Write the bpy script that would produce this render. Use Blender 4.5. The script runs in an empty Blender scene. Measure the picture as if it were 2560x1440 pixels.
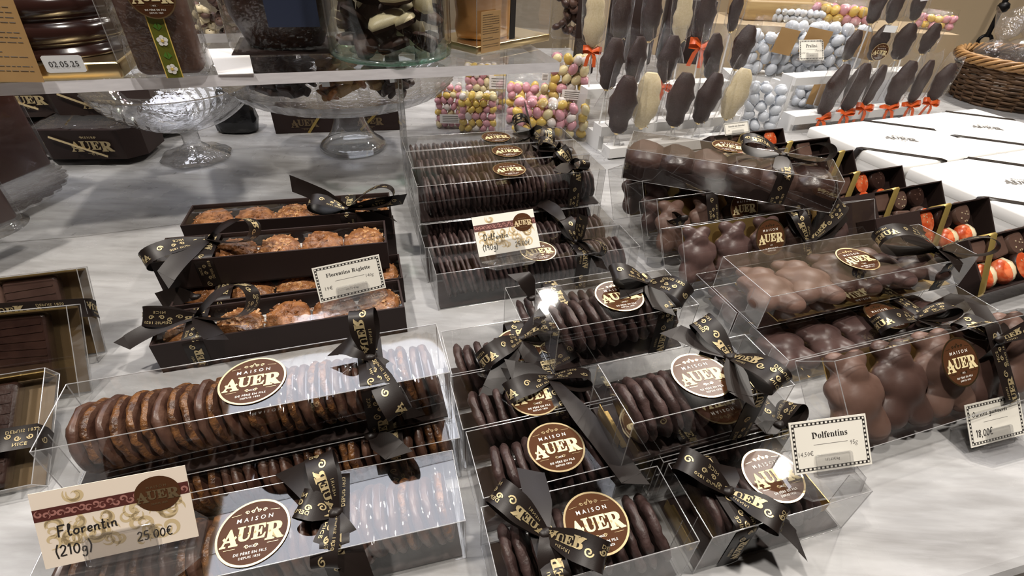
import bpy, math, random
from mathutils import Vector as V, Matrix as Mx, Euler, noise
sc = bpy.context.scene
COL = sc.collection
R = math.radians
random.seed(7)
# ---------------------------------------------------------------- camera
CF, CP, CR, CH = 1240.188, R(36.7617), R(-2.7863), .43     # focal length in pixels of the 2560 frame, pitch, roll, height over the counter
_f = V((0, math.cos(CP), -math.sin(CP))); _r0 = V((1, 0, 0)); _d0 = V((0, -math.sin(CP), -math.cos(CP)))
_r = math.cos(CR)*_r0 + math.sin(CR)*_d0; _d = -math.sin(CR)*_r0 + math.cos(CR)*_d0
CAM = V((0, 0, CH))
cd = bpy.data.cameras.new('camera'); co = bpy.data.objects.new('camera', cd); COL.objects.link(co)
cd.sensor_width = 36; cd.lens = CF/2560*36; cd.clip_start = .01; cd.clip_end = 50
co.matrix_basis = Mx(((_r.x, -_d.x, -_f.x, 0), (_r.y, -_d.y, -_f.y, 0), (_r.z, -_d.z, -_f.z, CH), (0, 0, 0, 1)))
sc.camera = co
def ray(px, py): return (_f + _r*((px-1280)/CF) + _d*((py-720)/CF))
def at(px, py, z=0.):
    d = ray(px, py); return CAM + d*((z-CH)/d.z)
def aty(px, py, y):
    d = ray(px, py); return CAM + d*(y/d.y)
def onplane(px, py, p, n):
    d = ray(px, py); return CAM + d*((p-CAM).dot(n)/d.dot(n))
def depth(p): return (p-CAM).dot(_f)
# ---------------------------------------------------------------- render look, world
sc.view_settings.view_transform = 'Standard'; sc.view_settings.look = 'None'
sc.view_settings.exposure = -0.52; sc.view_settings.gamma = 1; sc.view_settings.use_curve_mapping = False
sc.cycles.max_bounces = 14; sc.cycles.transparent_max_bounces = 48; sc.cycles.transmission_bounces = 10
sc.cycles.glossy_bounces = 5; sc.cycles.diffuse_bounces = 4; sc.cycles.sample_clamp_indirect = 6
w = bpy.data.worlds.new('world'); sc.world = w; w.use_nodes = True
w.node_tree.nodes['Background'].inputs[0].default_value = (1, .95, .90, 1)
w.node_tree.nodes['Background'].inputs[1].default_value = .06
# ---------------------------------------------------------------- lamps of the room (ceiling 2.6 m over the counter)
ZC = 2.6
def lamp(x, y, power, size=.14, col=(1, .925, .84), z=ZC-.06, spread=150):
    l = bpy.data.lights.new('ceiling_spot_light', 'AREA'); l.shape = 'DISK'; l.size = size; l.energy = power; l.color = col
    l.spread = R(spread)
    o = bpy.data.objects.new('ceiling_spot_light', l); COL.objects.link(o); o.location = (x, y, z); return o
LAMPS = [(1.47, 2.60, 62), (1.77, 1.95, 62), (.95, 3.6, 40), (.33, 3.55, 40), (-1.0, 3.9, 40), (2.3, 3.4, 40), (.6, .2, 55), (-.9, .1, 55)]
for x, y, p in LAMPS: lamp(x, y, p)
LAY = (-1.02, 1.95, R(18), 1.5, 1.75)                       # luminous ceiling panel: centre, turn, size
LAY_STRENGTH = 7.8
# ---------------------------------------------------------------- materials
MATS = {}
def nodes(name):
    m = bpy.data.materials.new(name); m.use_nodes = True; nt = m.node_tree; nt.nodes.clear()
    out = nt.nodes.new('ShaderNodeOutputMaterial'); MATS[name] = m
    return m, nt, out
def N(nt, t, **kw):
    n = nt.nodes.new(t)
    for k, v in kw.items():
        if k.startswith('i_'): n.inputs[k[2:].replace('_', ' ')].default_value = v
        else: setattr(n, k, v)
    return n
def L(nt, a, b): nt.links.new(a, b)
def rgb(c): return (c[0], c[1], c[2], 1)
def ramp(nt, stops):
    r = N(nt, 'ShaderNodeValToRGB'); e = r.color_ramp.elements
    while len(e) < len(stops): e.new(.5)
    for k, (p, c) in zip(e, stops): k.position = p; k.color = rgb(c)
    return r
def solid(name, col, rough=.5, metal=0., col2=None, scale=30., bump=0., bscale=60., spec=.5, detail=4, lo=.35, hi=.65, coat=0., sheen=0., sss=0., stretch=None, brough=None):
    """one surface: a base colour that may vary by noise, with a noise bump"""
    m, nt, out = nodes(name)
    b = N(nt, 'ShaderNodeBsdfPrincipled'); L(nt, b.outputs[0], out.inputs[0])
    b.inputs['Base Color'].default_value = rgb(col); b.inputs['Roughness'].default_value = rough; b.inputs['Metallic'].default_value = metal
    b.inputs['Specular IOR Level'].default_value = spec; b.inputs['Coat Weight'].default_value = coat; b.inputs['Sheen Weight'].default_value = sheen
    if sss: b.inputs['Subsurface Weight'].default_value = sss; b.inputs['Subsurface Scale'].default_value = .004
    tc = N(nt, 'ShaderNodeTexCoord'); src = tc.outputs['Object']
    if stretch:
        mp = N(nt, 'ShaderNodeMapping'); mp.inputs['Scale'].default_value = stretch; L(nt, src, mp.inputs[0]); src = mp.outputs[0]
    if col2:
        oi = N(nt, 'ShaderNodeObjectInfo'); ad = N(nt, 'ShaderNodeVectorMath', operation='ADD'); L(nt, src, ad.inputs[0])
        mu = N(nt, 'ShaderNodeMath', operation='MULTIPLY'); mu.inputs[1].default_value = 7.; L(nt, oi.outputs['Random'], mu.inputs[0]); L(nt, mu.outputs[0], ad.inputs[1])
        n = N(nt, 'ShaderNodeTexNoise'); n.inputs['Scale'].default_value = scale; n.inputs['Detail'].default_value = detail; L(nt, ad.outputs[0], n.inputs[0])
        r = ramp(nt, [(lo, col), (hi, col2)]); L(nt, n.outputs[0], r.inputs[0]); L(nt, r.outputs[0], b.inputs['Base Color'])
    if bump:
        n2 = N(nt, 'ShaderNodeTexNoise'); n2.inputs['Scale'].default_value = bscale; n2.inputs['Detail'].default_value = 3; L(nt, src, n2.inputs[0])
        bp = N(nt, 'ShaderNodeBump'); bp.inputs['Strength'].default_value = bump; bp.inputs['Distance'].default_value = .002
        L(nt, n2.outputs[0], bp.inputs['Height']); L(nt, bp.outputs[0], b.inputs['Normal'])
    return m
def sheet(name, r0=.08, rough=.03, tint=(.96, .96, .955), bump=.0, bscale=20, white=0., haze=0., stretch=None, pw=4.):
    """thin clear plastic or glass sheet: see-through with a mirror share that grows at a grazing view (Schlick)"""
    m, nt, out = nodes(name)
    lw = N(nt, 'ShaderNodeLayerWeight'); lw.inputs[0].default_value = .5
    po = N(nt, 'ShaderNodeMath', operation='POWER'); po.inputs[1].default_value = pw; L(nt, lw.outputs['Facing'], po.inputs[0])
    ma = N(nt, 'ShaderNodeMath', operation='MULTIPLY_ADD', use_clamp=True); ma.inputs[1].default_value = .9-r0; ma.inputs[2].default_value = r0; L(nt, po.outputs[0], ma.inputs[0])
    tr = N(nt, 'ShaderNodeBsdfTransparent'); tr.inputs[0].default_value = rgb(tint)
    gl = N(nt, 'ShaderNodeBsdfGlossy'); gl.inputs['Roughness'].default_value = rough
    body = tr.outputs[0]
    if haze:
        df = N(nt, 'ShaderNodeBsdfDiffuse'); df.inputs[0].default_value = (.9, .9, .9, 1)
        m0 = N(nt, 'ShaderNodeMixShader'); m0.inputs[0].default_value = haze; L(nt, body, m0.inputs[1]); L(nt, df.outputs[0], m0.inputs[2]); body = m0.outputs[0]
    mx = N(nt, 'ShaderNodeMixShader'); L(nt, ma.outputs[0], mx.inputs[0]); L(nt, body, mx.inputs[1]); L(nt, gl.outputs[0], mx.inputs[2]); L(nt, mx.outputs[0], out.inputs[0])
    if bump:
        tc = N(nt, 'ShaderNodeTexCoord'); n2 = N(nt, 'ShaderNodeTexNoise'); n2.inputs['Scale'].default_value = bscale; n2.inputs['Detail'].default_value = 2
        if stretch:
            mp = N(nt, 'ShaderNodeMapping'); mp.inputs['Scale'].default_value = stretch; L(nt, tc.outputs['Object'], mp.inputs[0]); L(nt, mp.outputs[0], n2.inputs[0])
        else: L(nt, tc.outputs['Object'], n2.inputs[0])
        bp = N(nt, 'ShaderNodeBump'); bp.inputs['Strength'].default_value = bump; bp.inputs['Distance'].default_value = .004
        L(nt, n2.outputs[0], bp.inputs['Height']); L(nt, bp.outputs[0], gl.inputs['Normal'])
    return m
def glassy(name, col=(1, 1, 1), rough=0., ior=1.48):
    m, nt, out = nodes(name); b = N(nt, 'ShaderNodeBsdfPrincipled'); L(nt, b.outputs[0], out.inputs[0])
    b.inputs['Base Color'].default_value = rgb(col); b.inputs['Roughness'].default_value = rough; b.inputs['IOR'].default_value = ior
    b.inputs['Transmission Weight'].default_value = 1; return m
def glow(name, col, s):
    m, nt, out = nodes(name); e = N(nt, 'ShaderNodeEmission'); e.inputs[0].default_value = rgb(col); e.inputs[1].default_value = s; L(nt, e.outputs[0], out.inputs[0]); return m
def marble():
    m, nt, out = nodes('marble'); b = N(nt, 'ShaderNodeBsdfPrincipled'); L(nt, b.outputs[0], out.inputs[0])
    tc = N(nt, 'ShaderNodeTexCoord'); mp = N(nt, 'ShaderNodeMapping'); mp.inputs['Rotation'].default_value = (0, 0, R(-14)); mp.inputs['Scale'].default_value = (2.2, 9, 1)
    L(nt, tc.outputs['Object'], mp.inputs[0])
    n = N(nt, 'ShaderNodeTexNoise'); n.inputs['Scale'].default_value = 1.9; n.inputs['Detail'].default_value = 8; n.inputs['Roughness'].default_value = .62; n.inputs['Distortion'].default_value = .5
    L(nt, mp.outputs[0], n.inputs[0])
    r = ramp(nt, [(.28, (.235, .232, .232)), (.45, (.345, .345, .348)), (.60, (.405, .406, .41)), (.76, (.53, .53, .53))]); L(nt, n.outputs[0], r.inputs[0])
    # fine streaks
    mp2 = N(nt, 'ShaderNodeMapping'); mp2.inputs['Rotation'].default_value = (0, 0, R(-22)); mp2.inputs['Scale'].default_value = (7, 48, 1); L(nt, tc.outputs['Object'], mp2.inputs[0])
    n2 = N(nt, 'ShaderNodeTexNoise'); n2.inputs['Scale'].default_value = 1.6; n2.inputs['Detail'].default_value = 5; L(nt, mp2.outputs[0], n2.inputs[0])
    r2 = ramp(nt, [(.35, (.80, .79, .78)), (.55, (1, 1, 1))]); L(nt, n2.outputs[0], r2.inputs[0])
    mx = N(nt, 'ShaderNodeMix', data_type='RGBA', blend_type='MULTIPLY'); mx.inputs[0].default_value = .8; L(nt, r.outputs[0], mx.inputs[6]); L(nt, r2.outputs[0], mx.inputs[7])
    # dark specks
    mp3 = N(nt, 'ShaderNodeMapping'); mp3.inputs['Scale'].default_value = (70, 22, 1); mp3.inputs['Rotation'].default_value = (0, 0, R(35)); L(nt, tc.outputs['Object'], mp3.inputs[0])
    vo = N(nt, 'ShaderNodeTexVoronoi'); vo.inputs['Scale'].default_value = .55; L(nt, mp3.outputs[0], vo.inputs[0])
    r3 = ramp(nt, [(.035, (.42, .41, .40)), (.085, (1, 1, 1))]); L(nt, vo.outputs['Distance'], r3.inputs[0])
    mx2 = N(nt, 'ShaderNodeMix', data_type='RGBA', blend_type='MULTIPLY'); mx2.inputs[0].default_value = .55; L(nt, mx.outputs[2], mx2.inputs[6]); L(nt, r3.outputs[0], mx2.inputs[7])
    L(nt, mx2.outputs[2], b.inputs['Base Color']); b.inputs['Roughness'].default_value = .22; b.inputs['Specular IOR Level'].default_value = .45
    n4 = N(nt, 'ShaderNodeTexNoise'); n4.inputs['Scale'].default_value = 14; n4.inputs['Detail'].default_value = 4; L(nt, tc.outputs['Object'], n4.inputs[0])
    r4 = ramp(nt, [(.3, (.15, .15, .15)), (.7, (.36, .36, .36))]); L(nt, n4.outputs[0], r4.inputs[0]); L(nt, r4.outputs[0], b.inputs['Roughness'])
marble()
sheet('clear_plastic', .105, .035, bump=.06, bscale=14)
sheet('lid_film', .15, .05, bump=.25, bscale=26)
sheet('cellophane', .05, .05, (.97, .97, .97), bump=1.0, bscale=90); sheet('case_plastic', .035, .02, (.97, .97, .97))
sheet('crinkled_cellophane', .14, .08, (.94, .94, .95), bump=1.0, bscale=90, haze=.05)
sheet('acrylic_sheet', .06, .02, (.97, .975, .975))
sheet('plastic_fold', .30, .12, (.92, .92, .93), haze=.30)
sheet('jar_glass', .07, .01, (.97, .985, .98), bump=.03, bscale=8)
sheet('jar_green', .10, .02, (.62, .86, .76), haze=.08)
glassy('glass'); sheet('holder_plastic', .09, .04, (.97, .97, .975), haze=.02, pw=2.6); sheet('cut_glass', .15, .03, (.985, .985, .985), bump=.6, bscale=70, haze=.025, pw=2.); sheet('clear_glass', .10, .02, (.96, .97, .97), haze=.03, pw=2.)
solid('acrylic_edge', (.84, .83, .87), .35, col2=(.93, .92, .96), scale=40, stretch=(1, 1, 6))  # pale base colour stands in for light piped through to the edge
solid('gold_card', (.62, .44, .17), .32, .85, col2=(.50, .34, .12), scale=12, bump=.08, bscale=400)
solid('gold_foil', (.80, .64, .36), .28, 1., bump=.02, bscale=300)
solid('gold_print', (.50, .40, .22), .45, .6)
solid('bronze_card', (.13, .085, .04), .45, .4)
solid('gold_band', (.50, .36, .11), .30, .75, bump=.05, bscale=300)
solid('satin_ribbon', (.011, .0072, .006), .42, spec=.30, bump=.03, bscale=1500)
solid('white_ink', (.85, .82, .76), .6, spec=.2); solid('cream_ink', (.78, .66, .38), .5, .1, spec=.2)
solid('sticker_brown', (.072, .030, .014), .22, bump=.03, bscale=70, spec=.13)
solid('dark_board', (.022, .0115, .0095), .6, spec=.3, bump=.05, bscale=500)
solid('dark_board_inside', (.015, .010, .009), .6)
solid('choc_dark', (.026, .012, .0095), .33, col2=(.042, .020, .015), scale=60, bump=.4, bscale=90, sss=0)
solid('choc_glossy', (.040, .016, .013), .16, spec=.7, bump=.1, bscale=30); solid('choc_red', (.052, .017, .011), .3, bump=.15, bscale=20)
solid('choc_milk', (.118, .066, .050), .44, spec=.33, col2=(.155, .092, .072), scale=40, bump=.15, bscale=60)
solid('choc_deep', (.058, .031, .025), .40, spec=.4, col2=(.084, .047, .038), scale=40, bump=.15, bscale=60)
solid('choc_mauve', (.072, .040, .037), .38, spec=.4, col2=(.105, .062, .056), scale=36, bump=.15, bscale=60)
solid('choc_dusty', (.040, .021, .019), .46, col2=(.092, .056, .052), scale=85, bump=.5, bscale=160, lo=.42, hi=.72)
solid('choc_florentin', (.068, .030, .020), .38, col2=(.150, .078, .052), scale=70, bump=.35, bscale=140, lo=.45, hi=.7)
solid('nut_crust', (.20, .085, .028), .35, col2=(.07, .030, .015), scale=140, bump=.9, bscale=260, lo=.42, hi=.58)
solid('caramel_flakes', (.42, .19, .065), .28, col2=(.68, .38, .17), scale=110, bump=.8, bscale=220, lo=.38, hi=.62)
solid('caramel_dark', (.20, .075, .025), .28, col2=(.42, .18, .065), scale=110, bump=.8, bscale=220, lo=.38, hi=.62)
solid('white_choc', (.66, .55, .33), .35, col2=(.74, .64, .44), scale=30, bump=.1)
solid('gold_choc', (.46, .235, .085), .28, col2=(.54, .30, .12), scale=12, bump=.05)
solid('cream_card', (.76, .735, .66), .65); solid('kraft_label', (.36, .215, .085), .6, col2=(.40, .245, .10), scale=20)
solid('ink', (.018, .015, .014), .6); solid('ink_grey', (.16, .15, .14), .6); solid('swirl_tan', (.60, .47, .27), .6); solid('card_blush', (.80, .70, .59), .65)
solid('card_band', (.085, .020, .016), .55); solid('band_pink', (.34, .15, .125), .6); solid('dim_gold', (.15, .105, .055), .5, .3)
solid('white_board', (.80, .79, .765), .55, bump=.03, bscale=300); solid('white_paint', (.78, .78, .775), .45)
solid('white_paper', (.82, .80, .78), .6); solid('tag_white', (.80, .82, .84), .5)
solid('orange_ribbon', (.72, .105, .012), .4, sheen=.2); solid('orange_choc', (.62, .085, .022), .3, col2=(.80, .22, .09), scale=110, lo=.45, hi=.62, bump=.2, bscale=200)
solid('green_ribbon', (.115, .125, .008), .5); solid('petal', (.86, .84, .80), .5); solid('leaf_print', (.075, .20, .02), .5)
solid('almond_yellow', (.74, .53, .13), .3); solid('almond_pale', (.76, .66, .38), .3); solid('almond_pink', (.68, .34, .40), .3); solid('almond_white', (.80, .74, .70), .3)
solid('egg_grey', (.62, .66, .72), .3, bump=.03); solid('wicker', (.40, .225, .085), .45, col2=(.24, .125, .045), scale=25, bump=.3, bscale=80)
solid('wicker_dark', (.12, .062, .026), .6, col2=(.07, .035, .015), scale=30)
solid('black_bag', (.006, .006, .007), .25, bump=1., bscale=60); solid('iron', (.012, .012, .013), .4, .6); solid('silver', (.62, .62, .60), .25, 1.)
solid('wall_cream', (.43, .335, .215), .7); solid('wall_warm', (.30, .25, .18), .75); solid('wall_dark', (.075, .045, .03), .6); solid('floor_tile', (.20, .17, .14), .5); solid('ceiling_brown', (.055, .038, .028), .8)
solid('moulding_gold', (.42, .27, .10), .4, .5); solid('navy_label', (.018, .026, .055), .5); solid('sugar_white', (.84, .83, .82), .55); solid('wood_pale', (.50, .36, .17), .5, col2=(.40, .27, .12), scale=8, stretch=(1, 1, 8))
solid('tin_lamp', (.05, .045, .04), .4)
glow('panel_light', (.90, .91, 1.0), LAY_STRENGTH)
glow('lamp_face', (1, .88, .72), 8)
# ---------------------------------------------------------------- mesh building
class MB:
    def __init__(s): s.v = []; s.f = []; s.m = []; s.s = []
    def add(s, vs, fs, mi=0, sm=False, M=None):
        o = len(s.v)
        s.v += [tuple(M @ V(p)) for p in vs] if M else [tuple(p) for p in vs]
        for f in fs: s.f.append([i+o for i in f]); s.m.append(mi); s.s.append(sm)
    def box(s, c, d, mi=0, M=None):
        x, y, z = [k/2 for k in d]
        vs = [(c[0]+a*x, c[1]+b*y, c[2]+e*z) for e in (-1, 1) for a, b in ((-1, -1), (1, -1), (1, 1), (-1, 1))]
        s.add(vs, [(3, 2, 1, 0), (4, 5, 6, 7), (0, 1, 5, 4), (1, 2, 6, 5), (2, 3, 7, 6), (3, 0, 4, 7)], mi, False, M)
    def rbox(s, c, d, r, mi=0, M=None, n=3):
        """box with rounded vertical edges and softened top and bottom"""
        x, y, z = [k/2 for k in d]; rings = []
        for zz, ins in ((-z, r*.6), (-z+r*.3, r*.18), (-z+r*.6, 0), (z-r*.6, 0), (z-r*.3, r*.18), (z, r*.6)):
            ring = []
            for q, (a, b) in enumerate(((1, 1), (-1, 1), (-1, -1), (1, -1))):
                for k in range(n+1):
                    t = (q + k/n)*math.pi/2
                    ring.append((c[0]+a*(x-r)+(r-ins)*math.cos(t), c[1]+b*(y-r)+(r-ins)*math.sin(t), c[2]+zz))
            rings.append(ring)
        s.loft(rings, mi, True, M, True, sm=True)
    def loft(s, rings, mi=0, closed=True, M=None, caps=False, sm=True):
        n = len(rings[0]); vs = [p for r in rings for p in r]; fs = []
        for i in range(len(rings)-1):
            for j in range(n if closed else n-1):
                k = (j+1) % n; fs.append((i*n+j, i*n+k, (i+1)*n+k, (i+1)*n+j))
        s.add(vs, fs, mi, sm, M)
        if caps: s.add(rings[0], [tuple(range(n))[::-1]], mi, False, M); s.add(rings[-1], [tuple(range(n))], mi, False, M)
    def tube(s, pts, r, n=6, mi=0, M=None, caps=True):
        pts = [V(p) for p in pts]; rings = []; rr = r if isinstance(r, (list, tuple)) else [r]*len(pts); side = None
        for i, p in enumerate(pts):
            t = (pts[min(i+1, len(pts)-1)]-pts[max(i-1, 0)])
            t = t.normalized() if t.length > 1e-9 else V((0, 0, 1))
            if side is None: side = t.orthogonal().normalized()
            side = side - t*side.dot(t); side = side.normalized() if side.length > 1e-6 else t.orthogonal().normalized(); b = t.cross(side)
            rings.append([p+(side*math.cos(a)+b*math.sin(a))*rr[i] for a in [2*math.pi*k/n for k in range(n)]])
        s.loft(rings, mi, True, M, caps)
    def lathe(s, prof, n=40, mi=0, M=None, wob=None, sm=True, caps=False):
        rings = []
        for i, (r, z) in enumerate(prof):
            rings.append([((r*(1+(wob(i, a) if wob else 0)))*math.cos(a), (r*(1+(wob(i, a) if wob else 0)))*math.sin(a), z) for a in [2*math.pi*k/n for k in range(n)]])
        s.loft(rings, mi, True, M, caps, sm)
    def poly(s, pts, mi=0, M=None): s.add(pts, [tuple(range(len(pts)))], mi, False, M)
    def flat(s, t, mi=0, M=None, z=0.): s.add([(x, y, z) for x, y in t[0]], t[1], mi, False, M)
    def stroke(s, pts, w, mi=0, M=None, z=0.):
        """flat 2D line of width w"""
        n = len(pts); l = []; r = []
        for i in range(n):
            a = pts[max(i-1, 0)]; b = pts[min(i+1, n-1)]; dx, dy = b[0]-a[0], b[1]-a[1]; q = math.hypot(dx, dy) or 1
            nx, ny = -dy/q*w/2, dx/q*w/2; l.append((pts[i][0]+nx, pts[i][1]+ny, z)); r.append((pts[i][0]-nx, pts[i][1]-ny, z))
        s.add(l+r, [(i, n+i, n+i+1, i+1) for i in range(n-1)], mi, False, M)
    def mesh(s, name, mats):
        me = bpy.data.meshes.new(name); me.from_pydata(s.v, [], s.f)
        for m in mats: me.materials.append(MATS[m])
        me.polygons.foreach_set('material_index', s.m); me.polygons.foreach_set('use_smooth', s.s); me.update(); return me
    def obj(s, name, mats, parent=None, M=None):
        return link(name, s.mesh(name, mats if isinstance(mats, (list, tuple)) else [mats]), parent, M)
def link(name, me, parent=None, M=None):
    o = bpy.data.objects.new(name, me); COL.objects.link(o)
    if parent: o.parent = parent
    if M is not None: o.matrix_basis = M
    return o
def tag(o, label=None, cat=None, group=None, kind=None):
    if label: o['label'] = label
    if cat: o['category'] = cat
    if group: o['group'] = group
    if kind: o['kind'] = kind
    return o
def thing(name, M, label, cat, group=None):
    o = bpy.data.objects.new(name, None); COL.objects.link(o); o.matrix_basis = M; o.empty_display_size = .02
    return tag(o, label, cat, group)
def put(name, me, M, label, cat, group=None): return tag(link(name, me, None, M), label, cat, group)
def T(x, y, z): return Mx.Translation((x, y, z))
def RZ(a): return Mx.Rotation(a, 4, 'Z')
def RX(a): return Mx.Rotation(a, 4, 'X')
def RY(a): return Mx.Rotation(a, 4, 'Y')
def SC(x, y, z): return Mx.Diagonal((x, y, z, 1))
def frame(o, x, y):
    """matrix with origin o, x axis along x, y axis near y"""
    x = x.normalized(); z = x.cross(y).normalized(); y = z.cross(x)
    return Mx(((x.x, y.x, z.x, o.x), (x.y, y.y, z.y, o.y), (x.z, y.z, z.z, o.z), (0, 0, 0, 1)))
_tc = {}
def txt(body, h=None, w=None, res=2, off=0., at_=(0, 0), space=1.):
    """flat lettering as (points, faces), centred, scaled to height h or width w"""
    key = (body, res, off, space)
    if key not in _tc:
        c = bpy.data.curves.new('t', 'FONT'); c.body = body; c.resolution_u = res; c.offset = off; c.space_character = space
        o = bpy.data.objects.new('t', c); COL.objects.link(o); bpy.context.view_layer.update()
        ev = o.evaluated_get(bpy.context.evaluated_depsgraph_get()); me = ev.to_mesh()
        vs = [(v.co.x, v.co.y) for v in me.vertices]; fs = [tuple(p.vertices) for p in me.polygons]
        ev.to_mesh_clear(); bpy.data.objects.remove(o); bpy.data.curves.remove(c)
        x0 = min(v[0] for v in vs); x1 = max(v[0] for v in vs); y0 = min(v[1] for v in vs); y1 = max(v[1] for v in vs)
        _tc[key] = ([(x-(x0+x1)/2, y-(y0+y1)/2) for x, y in vs], fs, x1-x0, y1-y0)
    vs, fs, W, H = _tc[key]; k = h/H if h else w/W
    return ([(x*k+at_[0], y*k+at_[1]) for x, y in vs], fs)
def serif(s):
    o = ''
    for ch in s:
        if 'A' <= ch <= 'Z': o += chr(0x1D400+ord(ch)-65)
        elif 'a' <= ch <= 'z': o += chr(0x1D41A+ord(ch)-97)
        else: o += ch
    return o
def ital(s):
    o = ''
    for ch in s:
        if 'A' <= ch <= 'Z': o += chr(0x1D434+ord(ch)-65)
        elif ch == 'h': o += '\u210E'
        elif 'a' <= ch <= 'z': o += chr(0x1D44E+ord(ch)-97)
        else: o += ch
    return o
def merge(*ts):
    vs, fs = [], []
    for t in ts:
        o = len(vs); vs += t[0]; fs += [tuple(i+o for i in f) for f in t[1]]
    return vs, fs
def line2(pts, w):
    b = MB(); b.stroke(pts, w); return [(x, y) for x, y, z in b.v], [tuple(f) for f in b.f]
def swirl(cx, cy, r, sgn=1, w=.1, turns=1.25):
    """curl with a stem, a flourish of the print"""
    p = []
    for i in range(15):
        a = i/14*turns*2*math.pi; q = r*(1-.75*i/14); p.append((cx+sgn*(q*math.cos(a)-r), cy+q*math.sin(a)))
    return line2(p, w)
def scroll(r, w, turns=1.3, n=22):
    """tapering spiral leaf: thin tail, fat curl"""
    l, q = [], []
    for i in range(n):
        t = i/(n-1); a = t*turns*2*math.pi; rr = r*(1-t)**.8+.10*r; x, y = rr*math.cos(a), rr*math.sin(a); k = w*(.12+.88*math.sin(math.pi*min(1, t*1.15))**.8)/2
        l.append((x+k*math.cos(a), y+k*math.sin(a))); q.append((x-k*math.cos(a), y-k*math.sin(a)))
    return l+q, [(i, i+1, n+i+1, n+i) for i in range(n-1)]
def move(t, dx=0, dy=0, k=1., rot=0.):
    c, s = math.cos(rot)*k, math.sin(rot)*k
    return [(x*c-y*s+dx, x*s+y*c+dy) for x, y in t[0]], t[1]
def auer(h):
    """the four big slab letters with mid spurs, unit height h"""
    t = []; x = 0
    for ch, dy, k in (('A', -.10, 1.16), ('U', .02, .98), ('E', .02, .98), ('R', -.10, 1.16)):
        g = txt(serif(ch), h=k, off=.022); w = max(p[0] for p in g[0]); x += w-.01
        t.append(move(g, x, dy)); 
        for sx in ((-.62*w, .62*w) if ch in 'AU' else (-.55*w,)):
            t.append(([(x+sx-.10, dy-.02), (x+sx+.10, dy-.02), (x+sx, dy+.10), (x+sx, dy-.14)], [(0, 3, 1, 2)]))
        x += w-.01-(.13 if ch == 'A' else 0)
    m = merge(*t); return move(m, -x/2*h, 0, h)
AUER = auer(1.)
# ---------------------------------------------------------------- printed marks
def sticker_mesh():
    b = MB(); n = 56; ring = [(math.cos(2*math.pi*k/n), math.sin(2*math.pi*k/n)) for k in range(n)]
    b.loft([[(x, y, 0) for x, y in ring], [(x, y, .012) for x, y in ring]], 0, True, sm=False); b.poly([(x, y, .012) for x, y in ring], 0)
    b.loft([[(x*.935, y*.935, .018) for x, y in ring], [(x*.995, y*.995, .018) for x, y in ring]], 1, True, sm=False)
    b.flat(move(AUER, 0, -.03, .46), 2, SC(.92, 1, 1), .022)
    b.flat(txt('MAISON', w=.98, at_=(0, .40), space=1.7, off=.01), 3, None, .022)
    for sg in (-1, 1):
        for cx, r in ((.14, .055), (.30, .06)): b.flat(swirl(sg*cx, .63, r, sg, .022), 1, None, .022)
        b.flat(line2([(sg*.40, .60), (sg*.66, .57)], .012), 1, None, .022); b.flat(line2([(sg*.42, -.42), (sg*.72, -.42)], .012), 1, None, .022)
        b.flat(swirl(sg*.18, -.43, .06, sg, .02), 1, None, .022)
    b.flat(line2([(-.05, .66), (0, .76), (.05, .66)], .03), 1, None, .022)
    b.flat(txt('NICE', h=.06, at_=(0, -.43), off=.01), 3, None, .022)
    b.flat(txt('DE PÈRE EN FILS', w=.86, at_=(0, -.60), space=1.15, off=.012), 3, None, .022)
    b.flat(txt('DEPUIS 1820', w=.56, at_=(0, -.735), space=1.15, off=.012), 3, None, .022)
    return b.mesh('sticker', ['sticker_brown', 'gold_foil', 'cream_ink', 'white_ink'])
STICKER = sticker_mesh()
def tiny_logo():
    """the shop logo as printed on boards: crown line, letters, underline"""
    t = [move(AUER, 0, 0, 1.), txt('HENRI', h=.26, at_=(0, .92), space=1.3, off=.01), line2([(-.62, -.86), (.62, -.86)], .05)]
    for sg in (-1, 1): t.append(swirl(sg*.75, .92, .13, sg, .045)); t.append(swirl(sg*.30, -1.02, .12, sg, .04))
    return merge(*t)
LOGO = tiny_logo()
TILE = merge(move(AUER, 1.15, -.08, .38), move(txt('HENRI', h=.13, space=1.2), 1.15, .30),
             swirl(2.25, .05, .17, 1, .055), swirl(2.42, -.12, .12, -1, .05), move(txt('NICE', h=.16, off=.012, space=1.15), 3.0, .30), swirl(3.0, .02, .12, 1, .05), swirl(3.22, .0, .12, -1, .05),
             move(txt('DEPUIS 1820', h=.15, off=.012, space=1.1), 3.05, -.30), swirl(3.85, .06, .17, -1, .055))
TILE_U = 4.25
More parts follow.
